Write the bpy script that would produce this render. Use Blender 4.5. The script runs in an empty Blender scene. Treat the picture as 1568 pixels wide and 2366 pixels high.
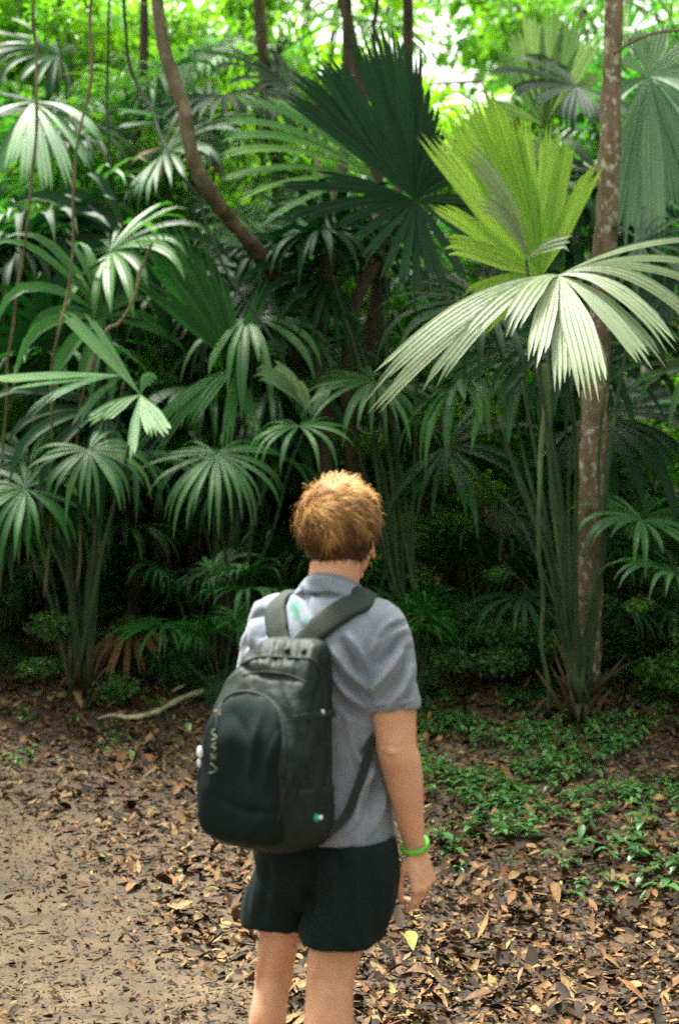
import bpy, math, random
import numpy as np
from mathutils import Vector, Matrix, noise
from mathutils.bvhtree import BVHTree

random.seed(7)
rng = np.random.default_rng(7)
scene = bpy.context.scene
COL = scene.collection
R = math.radians

# ------------------------------------------------------------------ camera
CAM_H = 1.65
cam_d = bpy.data.cameras.new('camera')
cam = bpy.data.objects.new('camera', cam_d)
COL.objects.link(cam)
cam.location = (0, 0, CAM_H)
cam.rotation_euler = (R(90), 0, 0)
cam_d.sensor_fit = 'VERTICAL'
cam_d.sensor_height = 36.0
cam_d.lens = 50.0
cam_d.clip_end = 500
cam_d.dof.use_dof = True
cam_d.dof.focus_distance = 4.9
cam_d.dof.aperture_fstop = 2.1
scene.camera = cam

# ------------------------------------------------------------------ world and sun
SUN_EL, SUN_AZ = 66, -40          # degrees; azimuth measured from +Y towards +X
w = bpy.data.worlds.new('World')
scene.world = w
w.use_nodes = True
nt = w.node_tree
bg = nt.nodes['Background']
sky = nt.nodes.new('ShaderNodeTexSky')
sky.sky_type = 'NISHITA'
sky.sun_disc = False
sky.sun_elevation = R(SUN_EL)
sky.sun_rotation = R(SUN_AZ)
sky.air_density = 1.0
sky.dust_density = 4.0
hs = nt.nodes.new('ShaderNodeHueSaturation')
hs.inputs['Saturation'].default_value = 0.14
nt.links.new(sky.outputs[0], hs.inputs['Color'])
wb = nt.nodes.new('ShaderNodeMix')
wb.data_type = 'RGBA'
wb.blend_type = 'MULTIPLY'
wb.inputs['Factor'].default_value = 1.0
wb.inputs[7].default_value = (0.99, 1.0, 0.88, 1)
nt.links.new(hs.outputs[0], wb.inputs[6])
nt.links.new(wb.outputs[2], bg.inputs['Color'])
bg.inputs['Strength'].default_value = 0.15

sun_d = bpy.data.lights.new('sun', 'SUN')
sun = bpy.data.objects.new('sun', sun_d)
COL.objects.link(sun)
sun_d.energy = 3.4
sun_d.angle = R(14)
sun_d.color = (1.0, 0.95, 0.86)
sd = Vector((math.sin(R(SUN_AZ)) * math.cos(R(SUN_EL)), math.cos(R(SUN_AZ)) * math.cos(R(SUN_EL)), math.sin(R(SUN_EL))))
sun.rotation_euler = sd.to_track_quat('Z', 'Y').to_euler()

scene.view_settings.view_transform = 'Standard'
scene.view_settings.look = 'None'
scene.view_settings.gamma = 1
scene.view_settings.exposure = 2.12
scene.cycles.max_bounces = 7
scene.cycles.diffuse_bounces = 4
scene.cycles.transmission_bounces = 4
scene.cycles.transparent_max_bounces = 4
scene.cycles.use_denoising = False
scene.cycles.sample_clamp_indirect = 0.25
scene.cycles.sample_clamp_direct = 0.8

# ------------------------------------------------------------------ helpers
FPX = 50 / 36 * 2366              # focal length in units of a 1568 x 2366 frame


def at(px, py, d):
    """point seen at (px, py) of a 1568 x 2366 frame, d metres ahead of the camera"""
    return Vector(((px - 784) / FPX * d, d, CAM_H - (py - 1183) / FPX * d))


def tag(o, label=None, cat=None, group=None, kind=None):
    if label: o['label'] = label
    if cat: o['category'] = cat
    if group: o['group'] = group
    if kind: o['kind'] = kind
    return o


def empty(name, loc, label, cat, group=None):
    o = bpy.data.objects.new(name, None)
    o.empty_display_size = 0.1
    COL.objects.link(o)
    o.location = loc
    return tag(o, label, cat, group)


def link(name, me, mat=None, parent=None, loc=None):
    o = bpy.data.objects.new(name, me)
    if mat is not None and not me.materials:
        me.materials.append(mat)
    COL.objects.link(o)
    if parent is not None:
        o.parent = parent
        # mesh given in world coordinates: keep it there under the parent
        if loc is None:
            o.matrix_parent_inverse = Matrix.Translation(parent.location).inverted() if parent.parent is None else Matrix.Identity(4)
            if parent.parent is not None:
                o.matrix_parent_inverse = Matrix.Identity(4)
    if loc is not None:
        o.location = loc
    return o


class MB:
    """collects vertices and faces with a per-vertex value and uv, builds one mesh"""
    def __init__(self):
        self.v = []; self.f = []; self.a = []; self.uv = []

    def add(self, vs, fs, val=0.5, uv=None):
        n = len(self.v)
        self.v += [tuple(p) for p in vs]
        self.f += [tuple(i + n for i in f) for f in fs]
        self.a += (list(val) if hasattr(val, '__len__') else [val] * len(vs))
        self.uv += (list(uv) if uv is not None else [(0.5, 0.5)] * len(vs))

    def mesh(self, name, smooth=True):
        me = bpy.data.meshes.new(name)
        me.from_pydata(self.v, [], self.f)
        at_ = me.attributes.new('var', 'FLOAT', 'POINT')
        at_.data.foreach_set('value', self.a)
        u = me.uv_layers.new(name='UVMap')
        li = np.empty(len(me.loops), dtype=np.int32)
        me.loops.foreach_get('vertex_index', li)
        uva = np.array(self.uv, dtype=np.float32)[li]
        u.data.foreach_set('uv', uva.ravel())
        if smooth:
            me.polygons.foreach_set('use_smooth', [True] * len(me.polygons))
        me.update()
        return me

    def build(self, name, mat, parent=None, smooth=True):
        return link(name, self.mesh(name, smooth), mat, parent)


def spline(pts, n=8):
    """Catmull-Rom through the points (tuples of any length)"""
    P = [np.array(p, float) for p in pts]
    P = [2 * P[0] - P[1]] + P + [2 * P[-1] - P[-2]]
    out = []
    for i in range(1, len(P) - 2):
        for k in range(n):
            t = k / n
            out.append(0.5 * ((2 * P[i]) + (-P[i - 1] + P[i + 1]) * t + (2 * P[i - 1] - 5 * P[i] + 4 * P[i + 1] - P[i + 2]) * t * t
                              + (-P[i - 1] + 3 * P[i] - 3 * P[i + 1] + P[i + 2]) * t ** 3))
    out.append(P[-2])
    return out


def tube(mb, pts, rads, sides=8, val=0.5, cap=True, bump=0.0, squash=None, xref=None):
    """swept tube; pts world points, rads a number per point (or (rx, ry))"""
    pts = [Vector(p) for p in pts]
    n = len(pts)
    base = len(mb.v)
    vs = []; uv = []
    up = Vector(xref) if xref is not None else None
    prev = None
    L = 0
    for i, p in enumerate(pts):
        t = (pts[min(i + 1, n - 1)] - pts[max(i - 1, 0)]).normalized()
        if up is not None:
            a = (up - t * up.dot(t)).normalized()
        elif prev is None:
            ref = Vector((1, 0, 0)) if abs(t.x) < 0.9 else Vector((0, 1, 0))
            a = (ref - t * ref.dot(t)).normalized()
        else:
            a = (prev - t * prev.dot(t)).normalized()
        prev = a
        b = t.cross(a)
        r = rads[i] if hasattr(rads, '__len__') else rads
        rx, ry = (r if hasattr(r, '__len__') else (r, r))
        if i: L += (p - pts[i - 1]).length
        for k in range(sides):
            an = 2 * math.pi * k / sides
            s = 1 + (bump * noise.noise(Vector((p.x * 9 + math.cos(an) * 2, p.y * 9 + math.sin(an) * 2, p.z * 6))) if bump else 0)
            vs.append(p + a * (math.cos(an) * rx * s) + b * (math.sin(an) * ry * s))
            uv.append((k / sides, L))
    fs = []
    for i in range(n - 1):
        for k in range(sides):
            k2 = (k + 1) % sides
            fs.append((i * sides + k, i * sides + k2, (i + 1) * sides + k2, (i + 1) * sides + k))
    if cap:
        vs += [pts[0], pts[-1]]; uv += [(0, 0), (0, L)]
        for k in range(sides):
            k2 = (k + 1) % sides
            fs.append((n * sides, k2, k))
            fs.append((n * sides + 1, (n - 1) * sides + k, (n - 1) * sides + k2))
    mb.add(vs, fs, val, uv)


def smooth01(a, b, x):
    t = max(0.0, min(1.0, (x - a) / (b - a)))
    return t * t * (3 - 2 * t)


def gz(x, y):
    """height of the ground: level by the path, a bank rising behind it"""
    u = max(0.0, y - 5.2)
    u2 = min(u, 11)
    z = 0.06 * u2 + 0.012 * u2 * u2 + 0.26 * max(0, u - 11)
    z = min(z, 8.0)
    z += 0.16 * smooth01(0.3, 2.2, x) * smooth01(6.0, 9.0, y)
    z += 0.035 * noise.noise(Vector((x * 0.7, y * 0.7, 3.0))) * smooth01(4.6, 8, y) + 0.012 * noise.noise(Vector((x * 2.3, y * 2.3, 1.0)))
    if y < 4.6:
        z *= 1
    return z


# ------------------------------------------------------------------ materials
def new_mat(name):
    m = bpy.data.materials.new(name)
    m.use_nodes = True
    n = m.node_tree
    p = n.nodes['Principled BSDF']
    return m, n, p


def ramp(n, stops, fac):
    r = n.nodes.new('ShaderNodeValToRGB')
    el = r.color_ramp.elements
    while len(el) > 1: el.remove(el[-1])
    el[0].position, el[0].color = stops[0][0], (*stops[0][1], 1)
    for pos, c in stops[1:]:
        e = el.new(pos); e.color = (*c, 1)
    n.links.new(fac, r.inputs[0])
    return r.outputs[0]


def tex_noise(n, scale, detail=3, rough=0.55, vec=None, coord='Object'):
    t = n.nodes.new('ShaderNodeTexNoise')
    t.inputs['Scale'].default_value = scale
    t.inputs['Detail'].default_value = detail
    t.inputs['Roughness'].default_value = rough
    if vec is None:
        tc = n.nodes.new('ShaderNodeTexCoord')
        vec = tc.outputs[coord]
    n.links.new(vec, t.inputs['Vector'])
    return t


def mapping(n, scale, coord='Object'):
    tc = n.nodes.new('ShaderNodeTexCoord')
    mp = n.nodes.new('ShaderNodeMapping')
    mp.inputs['Scale'].default_value = scale
    n.links.new(tc.outputs[coord], mp.inputs[0])
    return mp.outputs[0]


def mix(n, a, b, fac, mode='MIX'):
    m = n.nodes.new('ShaderNodeMix')
    m.data_type = 'RGBA'
    m.blend_type = mode
    for s, v in ((m.inputs['Factor'], fac), (m.inputs[6], a), (m.inputs[7], b)):
        if hasattr(v, 'links') or hasattr(v, 'is_linked'):
            n.links.new(v, s)
        elif isinstance(v, tuple):
            s.default_value = (*v, 1) if len(v) == 3 else v
        else:
            s.default_value = v
    return m.outputs[2]


def bump(n, p, h, strength=0.3, dist=0.01):
    b = n.nodes.new('ShaderNodeBump')
    b.inputs['Strength'].default_value = strength
    b.inputs['Distance'].default_value = dist
    n.links.new(h, b.inputs['Height'])
    n.links.new(b.outputs[0], p.inputs['Normal'])
    return b


def leaf_mat(name, dark, light, trans=0.35, tcol=None, rough=0.38, spec=0.5, speckle=None, dry=(0.16, 0.12, 0.045), ribs=True, rand=True):
    m, n, p = new_mat(name)
    at_ = n.nodes.new('ShaderNodeAttribute'); at_.attribute_name = 'var'
    c = ramp(n, [(0.0, dark), (1.0, light)], at_.outputs['Fac'])
    if rand:
        oi = n.nodes.new('ShaderNodeObjectInfo')
        c2 = ramp(n, [(0.0, (0.75, 0.85, 0.7)), (0.5, (1, 1, 1)), (1.0, (1.3, 1.2, 0.7))], oi.outputs['Random'])
        c = mix(n, c, c2, 1.0, 'MULTIPLY')
    if ribs:
        uv = mapping(n, (1, 1, 1), 'UV')
        sx = n.nodes.new('ShaderNodeSeparateXYZ'); n.links.new(uv, sx.inputs[0])
        wv = n.nodes.new('ShaderNodeMath'); wv.operation = 'SINE'
        ml = n.nodes.new('ShaderNodeMath'); ml.operation = 'MULTIPLY'; ml.inputs[1].default_value = 6.2832 * 3
        n.links.new(sx.outputs[0], ml.inputs[0]); n.links.new(ml.outputs[0], wv.inputs[0])
        bump(n, p, wv.outputs[0], 0.25, 0.004)
    if ribs:
        cb = n.nodes.new('ShaderNodeCombineXYZ')
        m3 = n.nodes.new('ShaderNodeMath'); m3.operation = 'MULTIPLY'; m3.inputs[1].default_value = 57.0
        n.links.new(at_.outputs['Fac'], m3.inputs[0])
        m1 = n.nodes.new('ShaderNodeMath'); m1.operation = 'MULTIPLY'; m1.inputs[1].default_value = 5.0
        n.links.new(sx.outputs[0], m1.inputs[0])
        m2 = n.nodes.new('ShaderNodeMath'); m2.operation = 'MULTIPLY'; m2.inputs[1].default_value = 1.6
        n.links.new(sx.outputs[1], m2.inputs[0])
        n.links.new(m1.outputs[0], cb.inputs[0]); n.links.new(m2.outputs[0], cb.inputs[1]); n.links.new(m3.outputs[0], cb.inputs[2])
        st = tex_noise(n, 1.0, 3, 0.6, cb.outputs[0])
        c = mix(n, c, ramp(n, [(0.32, (0.5, 0.55, 0.5)), (0.5, (0.95, 0.95, 0.95)), (0.68, (1.45, 1.35, 1.2))], st.outputs[0]), 1.0, 'MULTIPLY')
    if speckle:
        cb2 = n.nodes.new('ShaderNodeCombineXYZ')
        q1 = n.nodes.new('ShaderNodeMath'); q1.operation = 'MULTIPLY'; q1.inputs[1].default_value = 3.5
        n.links.new(sx.outputs[0], q1.inputs[0])
        q2 = n.nodes.new('ShaderNodeMath'); q2.operation = 'MULTIPLY'; q2.inputs[1].default_value = 9.0
        n.links.new(sx.outputs[1], q2.inputs[0])
        n.links.new(q1.outputs[0], cb2.inputs[0]); n.links.new(q2.outputs[0], cb2.inputs[1]); n.links.new(m3.outputs[0], cb2.inputs[2])
        t = tex_noise(n, 1.0, 5, 0.75, cb2.outputs[0])
        f = ramp(n, [(0.52, (0, 0, 0)), (0.66, (0.95, 0.95, 0.95))], t.outputs[0])
        c = mix(n, c, speckle, f)
        t2 = tex_noise(n, 6, 2)
        f2 = ramp(n, [(0.35, (0, 0, 0)), (0.7, (0.5, 0.5, 0.5))], t2.outputs[0])
        c = mix(n, c, (light[0] * 0.5, light[1] * 0.62, light[2] * 0.4), f2)
    if dry and ribs:
        sy = n.nodes.new('ShaderNodeSeparateXYZ'); n.links.new(mapping(n, (1, 1, 1), 'UV'), sy.inputs[0])
        f = ramp(n, [(0.88, (0, 0, 0)), (0.99, (0.8, 0.8, 0.8))], sy.outputs[1])
        c = mix(n, c, dry, f)
    n.links.new(c, p.inputs['Base Color'])
    p.inputs['Roughness'].default_value = rough
    p.inputs['Specular IOR Level'].default_value = spec
    tr = n.nodes.new('ShaderNodeBsdfTranslucent')
    if tcol is None:
        tcol = (1.3, 1.5, 0.5)
    n.links.new(mix(n, c, tcol, 1.0, 'MULTIPLY'), tr.inputs[0])
    ms = n.nodes.new('ShaderNodeMixShader'); ms.inputs[0].default_value = trans
    out = n.nodes['Material Output']
    n.links.new(p.outputs[0], ms.inputs[1]); n.links.new(tr.outputs[0], ms.inputs[2])
    n.links.new(ms.outputs[0], out.inputs['Surface'])
    return m


def bark_mat(name, dark, light, patch=None, scale=1.0):
    m, n, p = new_mat(name)
    t = tex_noise(n, 9 * scale, 5, 0.65, mapping(n, (1, 1, 0.45)))
    c = ramp(n, [(0.35, dark), (0.65, light)], t.outputs[0])
    if patch:
        t2 = tex_noise(n, 13 * scale, 3, 0.6, mapping(n, (1, 1, 0.75)))
        f = ramp(n, [(0.54, (0, 0, 0)), (0.64, (1, 1, 1))], t2.outputs[0])
        c = mix(n, c, patch, f)
    n.links.new(c, p.inputs['Base Color'])
    p.inputs['Roughness'].default_value = 0.85
    t3 = tex_noise(n, 40 * scale, 5, 0.7, mapping(n, (1, 1, 0.3)))
    bump(n, p, t3.outputs[0], 0.7, 0.02)
    return m


M = {}
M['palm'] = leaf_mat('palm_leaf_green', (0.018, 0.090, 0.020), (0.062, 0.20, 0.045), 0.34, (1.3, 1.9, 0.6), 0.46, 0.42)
M['palm_dark'] = leaf_mat('palm_leaf_dark', (0.003, 0.030, 0.009), (0.008, 0.055, 0.016), 0.12, (0.9, 1.7, 0.6), 0.6, 0.22)  # near-black green; on the low bank palms it paints in their shade
M['palm_bright'] = leaf_mat('palm_leaf_young', (0.24, 0.44, 0.04), (0.37, 0.58, 0.11), 0.62, (1.35, 1.35, 0.8), 0.42, 0.4, rand=False)  # young leaf green with some backlight added into the colour
M['palm_frost'] = leaf_mat('palm_leaf_frosted', (0.17, 0.24, 0.12), (0.31, 0.37, 0.22), 0.22, (0.7, 0.95, 0.4), 0.42, 0.6, speckle=(0.09, 0.11, 0.055), dry=(0.22, 0.16, 0.07), rand=False)
M['palm_grey'] = leaf_mat('palm_leaf_grey_green', (0.10, 0.21, 0.12), (0.26, 0.38, 0.25), 0.3, (0.9, 1.1, 0.6), 0.4, 0.5)
M['palm_silver'] = leaf_mat('palm_leaf_sheen', (0.05, 0.18, 0.07), (0.17, 0.35, 0.15), 0.3, (1.0, 1.3, 0.5), 0.45, 0.4)  # paler green that puts sky sheen and glints into the leaf colour
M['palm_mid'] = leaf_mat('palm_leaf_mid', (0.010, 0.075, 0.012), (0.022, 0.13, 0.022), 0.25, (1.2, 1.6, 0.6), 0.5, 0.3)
M['dry'] = leaf_mat('dry_leaf', (0.16, 0.085, 0.035), (0.30, 0.17, 0.07), 0.2, (1.1, 0.9, 0.5), 0.6, 0.3, rand=False)
M['palm_backlit'] = leaf_mat('palm_leaf_backlit', (0.07, 0.19, 0.02), (0.2, 0.4, 0.06), 0.45, (1.4, 1.6, 0.5), 0.3, 0.8)  # backlight put into the colour: brighter yellow-green than the plain palm leaf
M['dry_dark'] = leaf_mat('old_leaf_base', (0.03, 0.02, 0.011), (0.10, 0.065, 0.035), 0.05, (1, 1, 1), 0.8, 0.2, ribs=False, rand=False)
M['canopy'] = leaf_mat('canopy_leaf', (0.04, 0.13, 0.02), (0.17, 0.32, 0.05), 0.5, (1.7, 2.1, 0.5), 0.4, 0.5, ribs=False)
M['canopy_backlit'] = leaf_mat('canopy_leaf_backlit', (0.13, 0.28, 0.025), (0.28, 0.5, 0.06), 0.55, (1.4, 1.5, 0.5), 0.4, 0.5, ribs=False)  # brighter than the plain canopy leaf: light from behind painted in
M['under'] = leaf_mat('undergrowth_leaf', (0.025, 0.09, 0.02), (0.09, 0.22, 0.05), 0.3, (1.2, 1.6, 0.6), 0.4, 0.5, ribs=False)
M['seedling'] = leaf_mat('seedling_leaf', (0.022, 0.085, 0.022), (0.09, 0.25, 0.06), 0.3, (1.2, 1.4, 0.6), 0.35, 0.5, ribs=False, rand=False)
M['petiole'] = bark_mat('petiole_green', (0.015, 0.035, 0.012), (0.045, 0.08, 0.025))
M['petiole_pale'] = bark_mat('petiole_pale', (0.05, 0.085, 0.03), (0.11, 0.155, 0.065))
M['bark'] = bark_mat('bark_brown', (0.05, 0.036, 0.02), (0.14, 0.10, 0.055), (0.19, 0.16, 0.10))
M['bark_dark'] = bark_mat('bark_dark', (0.035, 0.026, 0.02), (0.09, 0.06, 0.04))
M['bark_lichen'] = bark_mat('bark_lichen', (0.10, 0.065, 0.04), (0.22, 0.16, 0.10), (0.42, 0.41, 0.31), 1.7)
M['liana'] = bark_mat('liana_bark', (0.08, 0.065, 0.03), (0.20, 0.165, 0.085))
M['liana_dark'] = bark_mat('liana_dark', (0.015, 0.028, 0.02), (0.035, 0.05, 0.03))
M['branch'] = bark_mat('dead_branch', (0.3, 0.25, 0.15), (0.5, 0.45, 0.3), (0.2, 0.2, 0.1))


def litter_mat():
    m, n, p = new_mat('leaf_litter')
    at_ = n.nodes.new('ShaderNodeAttribute'); at_.attribute_name = 'var'
    c = ramp(n, [(0.0, (0.014, 0.010, 0.006)), (0.3, (0.035, 0.022, 0.012)), (0.5, (0.085, 0.046, 0.022)), (0.66, (0.16, 0.085, 0.036)),
                 (0.78, (0.27, 0.155, 0.07)), (0.86, (0.33, 0.22, 0.105)), (0.93, (0.27, 0.105, 0.05)), (0.975, (0.31, 0.22, 0.10)), (0.982, (0.32, 0.30, 0.09)), (1.0, (0.2, 0.27, 0.07))], at_.outputs['Fac'])
    t = tex_noise(n, 60, 3)
    c = mix(n, c, ramp(n, [(0.3, (0.42, 0.40, 0.34)), (0.7, (0.92, 0.90, 0.82))], t.outputs[0]), 1.0, 'MULTIPLY')
    n.links.new(c, p.inputs['Base Color'])
    p.inputs['Roughness'].default_value = 0.7
    p.inputs['Specular IOR Level'].default_value = 0.2
    return m


M['litter'] = litter_mat()


def soil_nodes(n, vec=None):
    t = tex_noise(n, 14, 6, 0.7)
    return ramp(n, [(0.3, (0.018, 0.012, 0.008)), (0.5, (0.065, 0.042, 0.024)), (0.72, (0.14, 0.09, 0.05))], t.outputs[0])


m, n, p = new_mat('forest_soil')
n.links.new(soil_nodes(n), p.inputs['Base Color'])
p.inputs['Roughness'].default_value = 0.9
t = tex_noise(n, 30, 6, 0.7); bump(n, p, t.outputs[0], 0.8, 0.03)
M['soil'] = m
m, n, p = new_mat('trodden_sand')
t = tex_noise(n, 5, 6, 0.65)
c = ramp(n, [(0.3, (0.036, 0.024, 0.012)), (0.5, (0.078, 0.052, 0.026)), (0.72, (0.128, 0.088, 0.045))], t.outputs[0])
t2 = tex_noise(n, 120, 3, 0.8)
c = mix(n, c, ramp(n, [(0.35, (0.55, 0.52, 0.5)), (0.6, (1.1, 1.1, 1.1))], t2.outputs[0]), 1.0, 'MULTIPLY')
at_ = n.nodes.new('ShaderNodeAttribute'); at_.attribute_name = 'var'
t4 = tex_noise(n, 9, 4, 0.7)
ad = n.nodes.new('ShaderNodeMath'); ad.operation = 'MULTIPLY_ADD'; ad.inputs[1].default_value = 1.1
sb = n.nodes.new('ShaderNodeMath'); sb.operation = 'SUBTRACT'; sb.inputs[1].default_value = 0.55
n.links.new(t4.outputs[0], ad.inputs[0]); n.links.new(at_.outputs['Fac'], ad.inputs[2]); n.links.new(ad.outputs[0], sb.inputs[0])
f = ramp(n, [(0.2, (0, 0, 0)), (0.8, (1, 1, 1))], sb.outputs[0])
c = mix(n, soil_nodes(n), c, f)
n.links.new(c, p.inputs['Base Color'])
p.inputs['Roughness'].default_value = 0.9
t3 = tex_noise(n, 45, 6, 0.7); bump(n, p, t3.outputs[0], 0.6, 0.012)
M['sand'] = m

# ------------------------------------------------------------------ ground
def path_edge(y):
    """x of the right-hand edge of the bare path at distance y"""
    return np.interp(y, [-6, 3.0, 4.4, 5.5, 6.5, 7.5, 9.0], [1.1, 0.55, 0.2, -0.35, -0.85, -1.6, -2.8])


def grid(name, xs, ys, dz, mat, kind, inside=None, valf=None):
    mb = MB()
    idx = {}
    vs = []; vals = []
    for j, y in enumerate(ys):
        for i, x in enumerate(xs):
            idx[(i, j)] = len(vs)
            vs.append((x, y, gz(x, y) + dz)); vals.append(valf(x, y) if valf else 0.5)
    fs = []
    for j in range(len(ys) - 1):
        for i in range(len(xs) - 1):
            if inside and not inside((xs[i] + xs[i + 1]) / 2, (ys[j] + ys[j + 1]) / 2): continue
            fs.append((idx[(i, j)], idx[(i + 1, j)], idx[(i + 1, j + 1)], idx[(i, j + 1)]))
    mb.add(vs, fs, vals)
    o = mb.build(name, mat)
    return tag(o, kind=kind)


def nonuni(a, b, lo, hi, fine, coarse):
    l = list(np.arange(lo, hi, fine)) + [hi]
    x = lo; s = coarse; L = []
    while x > a:
        x -= s; s *= 1.5; L.append(max(x, a))
    x = hi; s = coarse; H = []
    while x < b:
        x += s; s *= 1.5; H.append(min(x, b))
    return L[::-1] + l + H


gnd = grid('ground', nonuni(-150, 150, -5, 5, 0.14, 0.5), nonuni(-150, 150, 2, 28, 0.14, 0.5), 0, M['soil'], 'structure')
gnd['label'] = 'dark forest floor of damp soil rising into a bank behind the path'
pth = grid('path', list(np.arange(-6, 2.0, 0.09)), list(np.arange(-3, 9.5, 0.09)), 0.006, M['sand'], 'structure',
           inside=lambda x, y: x < path_edge(y) + 0.5,
           valf=lambda x, y: (1 - smooth01(-0.45, 0.45, x - float(path_edge(y)))) * (1 - smooth01(7.0, 9.0, y)))
pth['label'] = 'trodden sandy path with scattered dead leaves at the lower left'

# ------------------------------------------------------------------ palm leaves
def block(mb, pts, wv, nv, wmax, nribs, sb, sr, val, jag=0.1, fold=0.45, rs=random):
    """one finger of a fan leaf: nribs pleats that run together and part near the tip"""
    n = len(pts) - 1
    arr = [np.array(p) for p in pts]
    for j in range(nribs):
        dl = (j + 0.5) / nribs * 2 - 1
        end = 1 - rs.random() * jag - 0.06 * abs(dl)
        srj = sr * (1 - rs.random() * 0.12)
        dz = (rs.random() - 0.3) * 0.05
        vs = []; uv = []
        for i in range(n + 1):
            t = i / n * end
            f = t * n; k = min(int(f), n - 1); u = f - k
            c = arr[k] * (1 - u) + arr[k + 1] * u
            wk = np.array(wv[min(k, n)]); nk = np.array(nv[min(k, n)])
            W = wmax * (0.04 + 0.96 * min(t / sb, 1.0))
            h = W / nribs
            if t > sb and nribs == 1: h *= 1.0
            if t > srj:
                q = (t - srj) / max(1e-4, end - srj)
                h *= max(0.0, 1 - q ** 1.25) + 0.03
                c = c + np.array((0, 0, -dz * q * q))
            o = c + wk * (dl * W)
            vs += [tuple(o - wk * h + nk * h * fold), tuple(o), tuple(o + wk * h + nk * h * fold)]
            uv += [(0.0, t), (0.5, t), (1.0, t)]
        fs = []
        for i in range(n):
            a = i * 3
            fs += [(a, a + 1, a + 4, a + 3), (a + 1, a + 2, a + 5, a + 4)]
        v = min(1, max(0, val + (rs.random() - 0.5) * 0.35))
        mb.add(vs, fs, v, uv)


def frames(pts, N):
    """width and normal vectors along a chain, turning with it"""
    wv = []; nv = []
    n = len(pts)
    t0 = (pts[1] - pts[0]).normalized()
    wprev = t0.cross(N)
    if wprev.length < 0.2:
        wprev = t0.cross(Vector((1, 0, 0)))
    wprev.normalize()
    for i in range(n):
        t = (pts[min(i + 1, n - 1)] - pts[max(i - 1, 0)]).normalized()
        wi = (wprev - t * wprev.dot(t)).normalized()
        wprev = wi
        wv.append(tuple(wi)); nv.append(tuple(wi.cross(t)))
    return wv, nv


def finger(mb, hub, tip, ctrl, N, wmax, nribs, sb=0.55, sr=0.85, val=0.5, steps=12, jag=0.1):
    hub, tip, ctrl = Vector(hub), Vector(tip), Vector(ctrl)
    tip = hub + (tip - hub) * 1.06
    pts = []
    for i in range(steps + 1):
        t = i / steps
        pts.append(hub * (1 - t) ** 2 + ctrl * (2 * t * (1 - t)) + tip * t * t)
    wv, nv = frames(pts, Vector(N))
    block(mb, pts, wv, nv, wmax, nribs, sb, sr, val, jag)


def fan(mb, hub, axis, N, rad, spread, nblocks, ribs, droop, sb=0.5, sr=0.8, steps=8, rs=random, jag=0.12, cup=0.15):
    hub = Vector(hub); axis = Vector(axis).normalized()
    N = Vector(N); N = (N - axis * N.dot(axis)).normalized()
    side = axis.cross(N)
    dth = 2 * spread / nblocks
    for b in range(nblocks):
        th = -spread + dth * (b + 0.5) + (rs.random() - 0.5) * dth * 0.55
        if rs.random() < 0.07: continue
        L = rad * (0.68 + 0.32 * math.cos(th * 0.5)) * (0.8 + 0.3 * rs.random())
        d = (axis * math.cos(th) + side * math.sin(th) + N * cup).normalized()
        p = hub.copy(); pts = [p.copy()]
        dr = droop * (0.5 + 1.0 * rs.random())
        k0 = 0.35 + 0.25 * rs.random()
        for i in range(steps):
            t = (i + 0.5) / steps
            d = d + Vector((0, 0, -1)) * (dr * (0.25 + 1.6 * smooth01(k0, 0.9, t)) / steps * 1.6)
            d.normalize()
            p = p + d * (L / steps)
            pts.append(p.copy())
        wv, nv = frames(pts, N)
        block(mb, pts, wv, nv, math.tan(dth / 2) * sb * L * (0.75 + 0.3 * rs.random()), ribs, sb, sr, rs.random(), jag, rs=rs)


def petiole(mb, a, b, bow=0.1, r0=0.013, r1=0.007):
    a, b = Vector(a), Vector(b)
    mid = (a + b) / 2 + Vector((random.uniform(-.05, .05), random.uniform(-.05, .05), bow)) * min(1.0, (b - a).length)
    pts = [Vector(q) for q in spline([a, a * 0.75 + b * 0.25 + Vector((0, 0, bow * 0.75)), mid, a * 0.25 + b * 0.75 + Vector((0, 0, bow * 0.7)), b], 4)]
    n = len(pts)
    tube(mb, pts, [r0 + (r1 - r0) * i / (n - 1) for i in range(n)], 6)


V = Vector

# ------------------------------------------------------------------ the palms that can be told apart
def key_palm(base, label, stem_h=0.3, stem_r=0.05, lean=(0, 0), group=None):
    t = empty('fan_palm', base, label, 'palm', group)
    mb = MB()
    top = V(base) + V((lean[0], lean[1], stem_h))
    tube(mb, [V(base) + V((0, 0, -0.15)), (V(base) + top) / 2, top], [stem_r * 1.15, stem_r, stem_r * 0.9], 10, bump=0.3)
    mb.build('stem', M['bark_dark'], t)
    mb = MB()       # old brown leaf bases and fibre round the stem
    for k in range(26):
        a_ = random.uniform(0, 6.28); r_ = stem_r * random.uniform(.7, 1.2); hh = random.uniform(.12, .5)
        o_ = V(base) + V((math.cos(a_) * r_, math.sin(a_) * r_, random.uniform(-.03, stem_h + .05)))
        e_ = o_ + V((math.cos(a_) * hh * random.uniform(.1, .6), math.sin(a_) * hh * random.uniform(.1, .6), hh * random.uniform(.3, 1)))
        tube(mb, [o_, (o_ + e_) / 2 + V((0, 0, .03)), e_], [(.016, .006), (.011, .005), (.003, .002)], 6, random.random())
    mb.build('leaf_bases', M['dry_dark'], t)
    return t, top


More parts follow.
